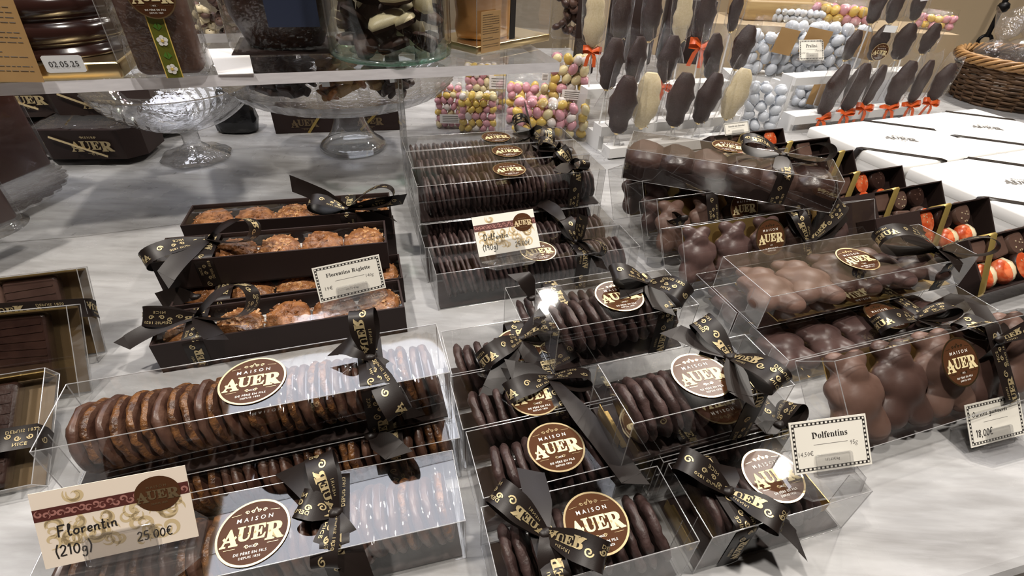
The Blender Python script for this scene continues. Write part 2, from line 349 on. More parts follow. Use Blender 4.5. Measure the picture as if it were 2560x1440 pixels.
def strip(b, C, S, W, u0=0., prt=True, flip=1, gold=1):
    """a ribbon: centre line C, side directions S, widths W, with the gold print on its outer face"""
    n = len(C); rows = []
    for i in range(n):
        t = C[min(i+1, n-1)]-C[max(i-1, 0)]; nn = t.cross(S[i]); nn = nn.normalized() if nn.length > 1e-9 else V((0, 0, 1))
        rows.append([C[i]+S[i]*(W[i]*v)-nn*(.10*W[i]*(v*v*4)*.4) for v in (-.5, -.25, 0, .25, .5)])
    b.loft(rows, 0, False, None, False, True)
    if not prt: return
    cum = [0.]
    for i in range(1, n): cum.append(cum[-1]+(C[i]-C[i-1]).length)
    w0 = max(W); tot = cum[-1]/w0; k = -u0
    while k < tot:
        for f in TILE[1]:
            pts = [TILE[0][i] for i in f]
            if min(p[0] for p in pts)+k < .03 or max(p[0] for p in pts)+k > tot-.03: continue
            out = []
            for (u, v) in pts:
                d = (u+k)*w0; i = 0
                while i < n-2 and cum[i+1] < d: i += 1
                a = (d-cum[i])/max(cum[i+1]-cum[i], 1e-9); c = C[i].lerp(C[i+1], a); s = S[i].lerp(S[i+1], a); ww = W[i]*(1-a)+W[i+1]*a
                t = C[i+1]-C[i]; nn = t.cross(s); nn = nn.normalized() if nn.length > 1e-9 else V((0, 0, 1))
                out.append(c+s*(ww*v*.92)-nn*(.04*ww*(v*v*4))+nn*(.0006*flip))
            b.add(out, [tuple(range(len(out)))], gold)
        k += TILE_U
UP = V((0, 0, 1)); RW = .021
def loop_piece(par, K, tip, h=.34, roll=0., w=RW, u0=0., prt=True, up=None):
    """one bow loop from the knot K out to tip and back; roll turns its flat side about the loop's axis"""
    d = tip-K; Ln = d.length; d = d.normalized(); upv = (up or par['up'])
    s = d.cross(upv); s = s.normalized() if s.length > .05 else d.orthogonal().normalized(); u = s.cross(d)
    c, sn = math.cos(roll), math.sin(roll); s2 = s*c+u*sn; u2 = u*c-s*sn
    C, S, W = [], [], []; n = 26
    for i in range(n+1):
        a = 2*math.pi*(.02+.96*i/n); x = (1-math.cos(a))/2; y = math.sin(a)*math.sin(a/2)**1.3*.62*h
        C.append(K+d*(Ln*x)+u2*(Ln*y)); S.append(s2); W.append(w*(.34+.66*min(1, x*1.9)**.8))
    b = MB(); strip(b, C, S, W, u0, prt, -1); return b.obj('loop', ['satin_ribbon', 'gold_print'], par['o'])
def tail_piece(par, K, tip, rise=.012, roll=0., w=RW, u0=1., prt=True, cut=1, name='tail', mid=None):
    d = tip-K; upv = par['up']; dn = d.normalized(); s = dn.cross(upv); s = s.normalized() if s.length > .05 else dn.orthogonal().normalized(); u = s.cross(dn)
    s2 = s*math.cos(roll)+u*math.sin(roll); m = mid if mid else K.lerp(tip, .45)+upv*rise
    C, S, W = [], [], []; n = 14
    for i in range(n+1):
        t = i/n; p = K*((1-t)**2)+m*(2*t*(1-t))+tip*(t*t); C.append(p); S.append(s2); W.append(w*(.38+.62*min(1, t*2.2)))
    b = MB(); strip(b, C, S, W, u0, prt, 1)
    # slanted end
    e = tip; t = (C[-1]-C[-2]).normalized(); sd = S[-1]*(W[-1]/2)
    b.add([e-sd, e+sd, e+sd*cut+t*w*.55], [(0, 1, 2)], 0); return b.obj(name, ['satin_ribbon', 'gold_print'], par['o'])
def bow(root, Lx, W, H, knot, loops, tails, w=RW, band=True, kr=.0055, yoff=0., prt=True, zb=0.):
    """ribbon tied round a box: Lx = where along the box; knot, loop tips and tail tips in the box's own frame"""
    o = MB(); K = V(knot)
    # knot
    rings = []
    for i in range(7):
        a = -math.pi/2+math.pi*i/6
        rings.append([(K.x+kr*1.15*math.cos(a)*math.cos(t)*(1+.18*math.sin(3*t)), K.y+kr*.95*math.cos(a)*math.sin(t)*(1+.15*math.cos(2*t)), K.z+kr*.62*math.sin(a)) for t in [2*math.pi*k/12 for k in range(12)]])
    o.loft(rings, 0, True, None, True)
    rb = o.obj('ribbon', ['satin_ribbon'], root); par = {'o': rb, 'up': UP}
    if band:
        b = MB(); e = .0012; P = [(-W/2-e, zb+.001), (-W/2-e, H*.5), (-W/2-e, H-.004), (-W/2+.003, H+e), (-W*.25, H+e), (0, H+e), (W*.25, H+e), (W/2-.003, H+e), (W/2+e, H-.004), (W/2+e, H*.5), (W/2+e, zb+.001)]
        C = []; 
        for i in range(len(P)-1):
            for k in range(2): a = k/2; C.append(V((Lx, P[i][0]*(1-a)+P[i+1][0]*a, P[i][1]*(1-a)+P[i+1][1]*a)))
        C.append(V((Lx, P[-1][0], P[-1][1])))
        strip(b, C, [V((-1, 0, 0))]*len(C), [w]*len(C), random.random()*3, prt, 1); b.obj('band', ['satin_ribbon', 'gold_print'], rb)
    for q in loops:
        q = dict(zip(('tip', 'h', 'roll', 'u0'), q)); loop_piece(par, K, V(q['tip']), q.get('h', .34), q.get('roll', 0.), w, q.get('u0', random.random()*3), prt)
    for q in tails:
        q = dict(zip(('tip', 'rise', 'roll', 'u0'), q)); tail_piece(par, K, V(q['tip']), q.get('rise', .012), q.get('roll', 0.), w, q.get('u0', random.random()*3), prt, random.choice((-1, 1)))
    return rb
# ---------------------------------------------------------------- boxes
def pose(x, y, yaw, z, S=.43): return T(x*S, y*S, z*S) @ RZ(yaw)
def shell(root, L, W, H, name='plastic_shell', mat='clear_plastic', er=.00045, flap=True):
    b = MB(); x, y = L/2, W/2; c = [(-x, -y, 0), (x, -y, 0), (x, y, 0), (-x, y, 0), (-x, -y, H), (x, -y, H), (x, y, H), (-x, y, H)]
    b.add(c, [(4, 5, 6, 7), (0, 1, 5, 4), (1, 2, 6, 5), (2, 3, 7, 6), (3, 0, 4, 7), (3, 2, 1, 0)], 0)
    for i, j in ((0, 1), (1, 2), (2, 3), (3, 0), (4, 5), (5, 6), (6, 7), (7, 4), (0, 4), (1, 5), (2, 6), (3, 7)): b.tube([c[i], c[j]], er, 5, 1)
    if flap:                                     # folded end flaps
        for sg in (-1, 1):
            X = sg*(x-.0012); b.add([(X, -y, H*.02), (X, -y+W*.30, H*.10), (X, -y+W*.30, H*.90), (X, -y, H*.98)], [(0, 1, 2, 3)], 0)
            b.tube([(X, -y+W*.30, H*.10), (X, -y+W*.30, H*.90)], er*.7, 4, 1)
    return b.obj(name, [mat, 'plastic_fold'], root)
def sticker(root, p, r=.0255, M=None, name='sticker'): return link(name, STICKER, root, (M or T(*p)) @ SC(r, r, r))
def loc(M, px, py, z):
    """local point of a box at local height z, seen at a pixel"""
    p = onplane(px, py, M @ V((0, 0, z)), (M.to_3x3() @ V((0, 0, 1))).normalized()); return M.inverted() @ p
def nz(x, y, z, k=1.): return noise.noise(V((x*k, y*k, z*k)))
def disc_mesh(name, Rr, t, seed, mats, lump=.05, n=30):
    """a thin round biscuit on edge, axis along x; slot 0 coating, slot 1 its rim and back"""
    b = MB(); prof = [(.02, -t*.5), (.45, -t*.5), (.80, -t*.5), (.93, -t*.42), (1., -t*.15), (1., t*.12), (.94, t*.38), (.82, t*.5), (.45, t*.5), (.02, t*.5)]
    rings = []
    for q, (r, x) in enumerate(prof):
        ring = []
        for k in range(n):
            a = 2*math.pi*k/n; e = 1+lump*nz(math.cos(a)*2.2+seed*3, math.sin(a)*2.2, r*.4+seed)*1.2+lump*.6*nz(math.cos(a)*6, math.sin(a)*6+seed, 0)
            xx = x+t*.22*nz(math.cos(a)*r*4+seed, math.sin(a)*r*4, x*200)
            if q >= 7: xx += t*.06*math.sin(14*r*math.sin(a)+2*math.cos(a*2))
            ring.append((xx, Rr*r*e*math.cos(a), Rr*r*e*math.sin(a)))
        rings.append(ring)
    b.loft(rings[:3], 1); b.loft(rings[2:7], 1); b.loft(rings[6:], 0); b.poly(rings[0][::-1], 1); b.poly(rings[-1], 0)
    return b.mesh(name, mats)
FLOR = [disc_mesh('florentin', .0280, .0074, s, ['choc_florentin', 'nut_crust' if s % 3 == 0 else 'choc_florentin'], .07) for s in range(5)]
DOLG = [disc_mesh('dolfentin', .0278, .0082, s+19, ['choc_dusty', 'choc_dusty'], .11) for s in range(5)]
DOLF = [disc_mesh('dolfentin', .0275, .0054, s+9, ['choc_dusty', 'choc_dusty'], .10) for s in range(5)]
def discs(Mb, L, meshes, n, r, x0, x1, lean, name, label, group, cat='biscuit', z0=.002, y=0.):
    for i in range(n):
        x = x0+(x1-x0)*(i+.5)/n; a = random.uniform(-.08, .08)+lean
        M = Mb @ T(x, y+random.uniform(-.0015, .0015), z0+r*random.uniform(.975, 1.0)) @ RY(a) @ RZ(random.uniform(-.06, .06)) @ RX(random.uniform(0, 6.28))
        put(name, random.choice(meshes), M, label, cat, group)
def clear_box(name, M, L, W, H, label, group, cat='box', st=None, card='gold_card', cz=.0016, sr=.0255):
    r = thing(name, M, label, cat, group); shell(r, L, W, H)
    if card:
        b = MB(); b.box((0, 0, cz/2+.0004), (L-.006, W-.004, cz), 0); b.obj('card_base', ['dark_board'], r)
        if card == 'gold_card':                  # turned-up gold ends of the card
            for sg in (-1, 1): b = MB(); b.box((sg*(L/2-.005), W*.06, .0085), (.0008, W*.62, .014), 0, None); b.box((sg*(L/2-.010), W*.06, .0028), (.010, W*.62, .0008)); b.obj('gold_end', ['gold_card'], r)
    if st: p = loc(M, st[0], st[1], H); sticker(r, (p.x, p.y, H+.0004), sr)
    return r
# crisp almond florentin lying flat
def flake_mesh(name, seed, mat, r=.0262):
    rnd = random.Random(seed); b = MB(); n = 26; prof = [(1.0, .001), (1.02, .005), (.92, .010), (.70, .0135), (.40, .0150), (.02, .0152)]; rings = []
    for q, (k, z) in enumerate(prof):
        ring = []
        for j in range(n):
            a = 2*math.pi*j/n; e = 1+.10*nz(math.cos(a)*2+seed, math.sin(a)*2, 0)+.06*nz(math.cos(a)*7, math.sin(a)*7+seed, 0)
            ring.append((r*k*e*math.cos(a), r*k*e*math.sin(a), z+.0035*nz(math.cos(a)*k*4, math.sin(a)*k*4+seed, 1)*(1 if q > 0 else 0)))
        rings.append(ring)
    b.loft(rings, 0); b.poly(rings[-1], 0); b.poly(rings[0][::-1], 0)
    for i in range(95):                          # almond slivers
        a = rnd.uniform(0, 6.28); q = r*math.sqrt(rnd.uniform(.0, 1.05)); z = .0155-.010*(q/r)**2.4
        b.box((0, 0, 0), (rnd.uniform(.004, .009), rnd.uniform(.0022, .004), .0012), 1, T(q*math.cos(a), q*math.sin(a), z) @ RZ(rnd.uniform(0, 6.28)) @ RX(rnd.uniform(-.7, .7)) @ RY(rnd.uniform(-.5, .5)))
    return b.mesh(name, mat)
FLAKE = [flake_mesh('almond_florentin', s, ['caramel_dark', 'caramel_flakes' if s % 2 else 'caramel_dark']) for s in range(4)]
# chocolate bear, lying on its back, head to +y; shaped from blended balls
def bear_mesh():
    mb = bpy.data.metaballs.new('bear'); mb.resolution = .16; mb.threshold = .5
    E = [((0, 1.75, .45), 1.05), ((0, 1.62, 1.0), .62), ((-.72, 2.45, .35), .62), ((.72, 2.45, .35), .62), ((0, .45, .45), 1.35), ((0, -.45, .5), 1.45), ((0, -.1, .95), .95),
         ((-1.05, .75, .55), .75), ((1.05, .75, .55), .75), ((-1.05, .2, .85), .6), ((1.05, .2, .85), .6), ((-.80, -1.45, .55), .95), ((.80, -1.45, .55), .95), ((-.88, -1.95, .75), .78), ((.88, -1.95, .75), .78)]
    for c, r in E: e = mb.elements.new(); e.co = c; e.radius = r*1.45
    o = bpy.data.objects.new('bear', mb); COL.objects.link(o); bpy.context.view_layer.update()
    me = bpy.data.meshes.new_from_object(o.evaluated_get(bpy.context.evaluated_depsgraph_get())); bpy.data.objects.remove(o); bpy.data.metaballs.remove(mb)
    xs = [v.co.x for v in me.vertices]; ys = [v.co.y for v in me.vertices]; zs = [v.co.z for v in me.vertices]
    kx, ky, kz = .060/(max(xs)-min(xs)), .080/(max(ys)-min(ys)), .034/(max(zs)-min(zs)); z0 = min(zs); yc = (max(ys)+min(ys))/2
    for v in me.vertices: v.co = (v.co.x*kx, (v.co.y-yc)*ky, (v.co.z-z0)*kz)
    for p in me.polygons: p.use_smooth = True
    return me
BEAR = bear_mesh()
def bear_in(mat):
    me = BEAR.copy(); me.name = 'chocolate_bear'; me.materials.clear(); me.materials.append(MATS[mat]); return me
BEARS = {k: bear_in(k) for k in ('choc_milk', 'choc_deep', 'choc_mauve')}
def bears(Mb, xs, kind, label, group, z=.0025, y=0., turn=-.10, k=1.):
    for i, x in enumerate(xs):
        mat = kind[i % len(kind)] if isinstance(kind, (list, tuple)) else kind
        put('chocolate_bear', BEARS[mat], Mb @ T(x, y+random.uniform(-.001, .001), z) @ RZ(turn+random.uniform(-.06, .06)) @ SC(k, k, 1+(k-1)*.6), label, 'chocolate', group)
# ---------------------------------------------------------------- price cards on clear clips
def fit_card(TL, TR, BR, BL, zb):
    a = at(BL[0], BL[1], zb); c = at(BR[0], BR[1], zb); best = None
    e = (c-a); n = V((-e.y, e.x, 0)).normalized()
    for lean in range(-10, 70, 2):
        for hh in range(16, 110):
            h = hh/1000; up = n*(h*math.sin(R(lean)))+UP*(h*math.cos(R(lean))); er = 0
            for p, q in ((a+up, TL), (c+up, TR)):
                d = p-CAM; z = d.dot(_f); er += (1280+CF*d.dot(_r)/z-q[0])**2+(720+CF*d.dot(_d)/z-q[1])**2
            if best is None or er < best[0]: best = (er, h, up)
    return a, e, best[2], best[1]
def price_card(TL, TR, BR, BL, zb, label, draw, mat='cream_card', hold=True, hz=None, hx=.5, base=None, group='price cards'):
    a, e, up, h = fit_card(TL, TR, BR, BL, zb); w = e.length; M = frame(a+e/2, e, up)
    zs = hz if hz is not None else zb-.006
    c0 = a+e*hx; n = V((-e.y, e.x, 0)).normalized()
    root = thing('price_card', T(c0.x, c0.y, zs) @ RZ(math.atan2(e.y, e.x)), label, 'price card', group); inv = root.matrix_basis.inverted() @ M
    b = MB(); b.box((0, h/2, 0), (w, h, .0006), 0); draw(b, w, h); o = b.obj('card', [mat, 'ink', 'ink_grey', 'card_band', 'band_pink', 'swirl_tan', 'sticker_brown', 'dim_gold'], root); o.matrix_basis = inv
    if hold:
        b = MB(); k = min(w*.50, .05)
        oct_ = lambda s, t: [(s*x, t*y) for x, y in ((-1, -.5), (-.6, -1), (.6, -1), (1, -.5), (1, .5), (.6, 1), (-.6, 1), (-1, .5))]
        b.loft([[(x, y+.004, z) for x, y in oct_(k*s, k*.62*s)] for z, s in ((.0005, .96), (.002, 1), (.005, 1), (.0065, .93))], 0, True, None, True, sm=False); b.obj('base', ['holder_plastic'], root)
        b = MB(); t = .0022
        for q in (-1, 1): b.rbox((0, h*.13, q*.0022), (k*.95, h*.42, .0014), .0022, 0)
        b.box((0, -h*.07, 0), (k*.95, .003, .005), 0)
        o = b.obj('clip', ['holder_plastic'], root); o.matrix_basis = inv
    return root
Z1 = .00045
def edge_pattern(b, w, h):
    """printed double rule with short bars between"""
    m = min(w, h)*.045
    for s in (m, m*2.1):
        for p in ([(-w/2+s, s), (w/2-s, s)], [(w/2-s, s), (w/2-s, h-s)], [(w/2-s, h-s), (-w/2+s, h-s)], [(-w/2+s, h-s), (-w/2+s, s)]): b.stroke(p, m*.22, 1, None, Z1)
    c = m*1.55; nx = int(w/(m*2.2)); ny = int(h/(m*2.2))
    for i in range(nx):
        x = -w/2+c+(w-2*c)*(i+.5)/nx
        for y in (c, h-c): b.stroke([(x-m*.45, y), (x+m*.45, y)], m*.85, 1, None, Z1)
    for i in range(ny):
        y = c+(h-2*c)*(i+.5)/ny
        for x in (-w/2+c, w/2-c): b.stroke([(x, y-m*.45), (x, y+m*.45)], m*.85, 1, None, Z1)
# ---------------------------------------------------------------- setting
def struct(o): o['kind'] = 'structure'; return o
# marble counter: front edge crosses the lower right corner of the view
ea, eb = at(2390, 1440), at(2560, 1388); ed = (eb-ea).normalized(); en = V((-ed.y, ed.x, 0))
b = MB(); prof = [(0, -.0), (-.006, -.0015), (-.010, -.006), (-.011, -.012), (-.008, -.020), (-.002, -.026), (.004, -.030), (.004, -.06)]
far = 2.05; rows = []
for s in (-2.6, 3.2): rows.append([ea+ed*s+en*far]+[ea+ed*s+en*p[0]+UP*p[1] for p in prof])
b.loft(rows, 0, False); b.s = [False]*len(b.s)
struct(b.obj('counter_top', ['marble']))
b = MB(); b.stroke([(at(-60, 612).x, at(-60, 612).y), (at(200, 592).x, at(200, 592).y), (at(450, 560).x, at(450, 560).y), (at(700, 528).x, at(700, 528).y)], .0009, 0, None, .0002)
struct(b.obj('counter_seam', ['ink_grey']))
b = MB(); o = ea+en*.02; b.box((0, .8, -.46), (5.8, 1.6, .86), 0); struct(b.obj('counter_base', ['white_paint'], None, frame(o+ed*.3+UP*-.0, ed, en)))
b = MB(); b.add([(-4, -3, -.9), (5, -3, -.9), (5, 5, -.9), (-4, 5, -.9)], [(0, 1, 2, 3)]); struct(b.obj('floor', ['floor_tile']))
b = MB(); b.add([(-4, -3, ZC), (5, -3, ZC), (5, 5, ZC), (-4, 5, ZC)], [(3, 2, 1, 0)]); struct(b.obj('ceiling', ['ceiling_brown']))
for nm, q in (('wall_left', ((-4, -3), (-4, 5))), ('wall_back', ((-4, 5), (5, 5))), ('wall_right', ((5, 5), (5, -3))), ('wall_front', ((5, -3), (-4, -3)))):
    b = MB(); (x0, y0), (x1, y1) = q; b.add([(x0, y0, -.9), (x1, y1, -.9), (x1, y1, ZC), (x0, y0, ZC)], [(0, 1, 2, 3)]); struct(b.obj(nm, ['wall_dark' if nm != 'wall_back' else 'wall_warm']))
# luminous ceiling panel in a gilded moulding
cx, cy, ya, lx, ly = LAY; M = T(cx, cy, ZC-.03) @ RZ(ya)
r = thing('ceiling_panel', M, 'pale luminous ceiling panel in a gilded moulding above the counter', 'ceiling light')
b = MB(); n = 8; rr = .28; ring = []
for q in range(4):
    sx, sy = ((1, 1), (-1, 1), (-1, -1), (1, -1))[q]
    for k in range(n+1):
        a = (q+k/n)*math.pi/2; ring.append((sx*(lx/2-rr)+rr*math.cos(a), sy*(ly/2-rr)+rr*math.sin(a), 0))
b.poly(ring[::-1], 0); b.obj('diffuser', ['panel_light'], r)
b = MB(); f2 = lambda k, z: [(x*(1+k/lx), y*(1+k/ly), z) for x, y, _ in ring]
b.loft([f2(0, .0), f2(.02, -.04), f2(.10, -.05), f2(.16, -.02), f2(.24, -.045), f2(.30, .0), f2(.32, .03)], 0); b.obj('moulding', ['moulding_gold'], r)
for i, (x, y, p) in enumerate(LAMPS):
    r = thing('ceiling_spot', T(x, y, ZC), 'round recessed ceiling spot lamp over the shop counter', 'ceiling light', 'ceiling spots')
    b = MB(); b.lathe([(.10, -.0), (.10, -.03), (.085, -.045), (.075, -.03), (.075, -.0)], 24, 0); b.obj('housing', ['tin_lamp'], r)
# ---------------------------------------------------------------- long clear boxes of chocolate florentins (front left)
EL, EW, EH = .293, .064, .0598; GL, GW, GH = .1535, .0655, .0600; DL, DW, DH = .275, .0600, .0413; HL, HW, HH = .338, .0855, .0475
def inv(M, px, py, z): q = M.inverted() @ at(px, py, z); return q
ME3 = pose(-.411, .434, .279, 0); ME2 = pose(-.440, .600, .300, 0); ME1 = pose(-.461, .637, .324, .1435)
def bw(M, x, W, H, kx, ky, loops, tails, kz=.004, **kw):
    """bow whose knot, loop tips and tail tips are given at pixels with heights above the counter"""
    k = loc(M, kx, ky, H+kz); 
    f = lambda t: M.inverted() @ at(t[0], t[1], t[2])
    return lambda root: bow(root, x if x is not None else k.x, W, H, k, [(f(q[0]),)+tuple(q[1:]) for q in loops], [(f(q[0]),)+tuple(q[1:]) for q in tails], **kw)
for nm, M, lab, grp, st, n in (('E1', ME1, 'long clear plastic box of chocolate florentins lying on top behind the swirled price card', 'upper', (632, 952), 29),
                      ('E2', ME2, 'long clear box of florentins underneath the topmost florentin box', 'lower', None, 29),
                      ('E3', ME3, 'long clear plastic box of florentins in front that carries the swirled Florentin price card', 'front', (634, 1330), 29)):
    r = clear_box('florentin_box', M, EL, EW, EH, lab, 'long clear florentin boxes', 'box', st, 'dark_board')
    if nm != 'E2':                               # ribbed clear tray over the right part of the row
        b = MB(); x0_, x1_ = (-.02, EL/2-.004) if nm == 'E1' else (.05, EL/2-.004); rows = [[(x0_+(x1_-x0_)*i/110, -EW*.46+EW*.92*j/8, EH-.0022-.0030*abs(math.sin(math.pi*(x0_+(x1_-x0_)*i/110)/.0105))-.010*(j/4-1)**2*(.6+.4*math.sin(i*.11))) for i in range(111)] for j in range(9)]; b.loft(rows, 0, False); b.obj('inner_tray', ['clear_plastic'], r)
    if nm == 'E1':
        bw(M, None, EW, EH, 925, 893, [((905, 775, .160), .42, .25, .2), ((1000, 1035, .105), .30, -.35, 2.2)], [((862, 862, .135), .01, .3, 1.2), ((1030, 1030, .085), .02, .1, .5)])(r)
    if nm == 'E3':
        bw(M, None, EW, EH, 836, 1282, [((800, 1138, .080), .5, .1, .3), ((748, 1258, .072), .4, .3, 1.6), ((815, 1420, .050), .34, -.2, 2.4)], [((735, 1178, .070), .008, .2, 2.2), ((905, 1475, .030), .02, .1, 2.0)])(r)
    if nm == 'E2':
        bw(M, EL*.30, EW, EH, 930, 1090, [], [((985, 1128, .064), .004, 0, 2.4)])(r)
    w_ = {'E1': 'in the topmost long clear box', 'E2': 'in the lower long clear box', 'E3': 'in the front long clear box under the swirled price card'}[nm]
    discs(M, EL, FLOR, n, .0280, -EL/2+.014, EL/2-.008, -.22, 'florentin', 'chocolate florentin standing on edge '+w_, 'florentins '+w_)
# ---------------------------------------------------------------- long clear boxes of dolfentins (centre)
ang = .322; nF = V((-math.sin(ang), math.cos(ang), 0)); xF = V((math.cos(ang), math.sin(ang), 0))
pF5 = V((.072, 1.38, 0))*.43; pF3 = V((-.027, 1.672, 0))*.43
F = [('F5', pF5, 0), ('F4', pF5+nF*.066-xF*.004, 0), ('F3', pF3, .0602), ('F2', pF3+nF*.067+xF*.002, .0602), ('F1', pF3+nF*.134+xF*.001, .0602), ('Fa', pF3-nF*.002, 0), ('Fb', pF3+nF*.066, 0), ('Fc', pF3+nF*.132, 0)]
FS = {'F5': (1345, 628), 'F3': (1273, 424), 'F2': (1268, 378), 'F1': (1240, 343)}
FLAB = {'F5': 'long clear box of thin dark dolfentins under the swirled Dolfentin card, front of its row', 'F4': 'long clear dolfentin box directly behind the one that carries the swirled Dolfentin card',
        'F3': 'long clear dolfentin box on the upper tier, front one of three', 'F2': 'long clear dolfentin box on the upper tier, middle one of three', 'F1': 'long clear dolfentin box on the upper tier, rear one of three',
        'Fa': 'long clear dolfentin box below the front one of the upper tier', 'Fb': 'long clear dolfentin box below the middle one of the upper tier', 'Fc': 'long clear dolfentin box below the rear one of the upper tier'}
FSH = {'F5': 'long box under the swirled Dolfentin card', 'F4': 'long box behind the swirled Dolfentin card', 'F3': 'front long box of the upper tier', 'F2': 'middle long box of the upper tier', 'F1': 'rear long box of the upper tier', 'Fa': 'long box below the upper tier'}
for nm, p, z in F:
    M = T(p.x, p.y, z) @ RZ(ang); r = clear_box('dolfentin_box', M, EL, EW, EH, FLAB[nm], 'long clear dolfentin boxes', 'box', FS.get(nm), 'dark_board')
    if nm == 'F5': bw(M, None, EW, EH, 1443, 603, [((1508, 628, .066), .5, .5), ((1410, 548, .085), .4, .2)], [((1500, 662, .045), .012, .2), ((1455, 545, .110), .0, .9)])(r)
    if nm == 'F4': bw(M, None, EW, EH, 1412, 556, [((1440, 560, .075), .4, .8)], [((1353, 508, .072), .012, .3)])(r)
    if nm == 'F3': bw(M, None, EW, EH, 1428, 408, [((1462, 412, .132), .55, .3), ((1400, 372, .140), .5, .8)], [((1402, 428, .128), .0, .2)])(r)
    if nm == 'F2': bw(M, None, EW, EH, 1395, 372, [((1412, 385, .132), .6, .4), ((1348, 356, .135), .55, .2)], [((1350, 372, .126), .0, .2)])(r)
    if nm == 'F1': bw(M, None, EW, EH, 1330, 328, [((1290, 300, .150), .6, .6), ((1372, 352, .135), .5, .2)], [((1313, 268, .175), .0, 1.1), ((1300, 340, .125), .0, .4)])(r)
    if nm in ('Fb', 'Fc'): continue
    hid = nm == 'Fa'
    discs(M, EL, DOLF, 36, .0278, -EL/2+.012, EL/2-.010, -.12 if nm != 'F5' else -.2, 'dolfentin', 'thin dark chocolate disc in the '+FSH[nm], 'dolfentins in the '+FSH[nm])
# ---------------------------------------------------------------- short clear dolfentin boxes (front centre)
gx = lambda a: V((math.cos(a), math.sin(a), 0)); gn = lambda a: V((-math.sin(a), math.cos(a), 0))
Pd = V((.156, .461, 0))*.43; Pe = V((.112, .628, 0))*.43; ag = .318
Pk = Pe+gn(ag)*.0685-gx(ag)*.002; Pb = Pk+gn(.31)*.068+gx(.31)*.003
Ph = at(1263, 720, GH)+gx(.33)*(GL/2)-gn(.33)*(GW/2)
Pf = V((.522, .573, 0))*.43
G = [('Gd', Pd, .294, 0), ('Ge', Pe, ag, 0), ('Gk', Pk, ag, 0), ('Gb', Pb, .31, 0), ('Gf', Pf, .304, 0), ('Gg', Pf+gn(.304)*.069+gx(.3)*-.004, .32, 0), ('Gh', Ph, .33, 0), ('Gi', V((.30, .86, 0))*.43+gx(.33)*.025, .33, 0),
     ('Gc', V((.375, .704, 0))*.43, .325, .0605), ('Ga', V((.252, .949, 0))*.43, .329, .0605)]
GSt = {'Gd': (1490, 1307), 'Ge': (1390, 1117), 'Gk': (1335, 988), 'Gb': (1300, 862), 'Gf': (1932, 1188), 'Gc': (1752, 938), 'Ga': (1548, 740)}
GLAB = {'Gd': 'short clear box of dolfentins nearest the counter edge, its bow reading AUER over the sticker', 'Ge': 'short clear dolfentin box behind the nearest one, its round sticker fully clear', 'Gk': 'short clear dolfentin box third from the front, sticker crossed by a ribbon end',
        'Gb': 'short clear dolfentin box fourth from the front, beside the big black bow', 'Gf': 'short clear dolfentin box carrying the printed Dolfentins price card', 'Gg': 'short clear dolfentin box mostly hidden behind the one with the printed price card',
        'Gh': 'short clear dolfentin box without a visible sticker behind the big black bow', 'Gi': 'short clear dolfentin box hidden below the upper tilted one', 'Gc': 'short clear dolfentin box stacked on top with lamp glare on its sticker', 'Ga': 'short clear dolfentin box stacked on top at the back, its sticker mirrored in the lid'}
GSH = {'Gd': 'short box nearest the counter edge', 'Ge': 'short box whose sticker is fully clear', 'Gk': 'short box third from the front', 'Gb': 'short box under the big black bow', 'Gf': 'short box under the printed Dolfentins card', 'Gg': 'short box behind the Dolfentins card', 'Gh': 'short box without a visible sticker', 'Gc': 'top short box with the glaring sticker', 'Ga': 'top short box with the mirrored sticker'}
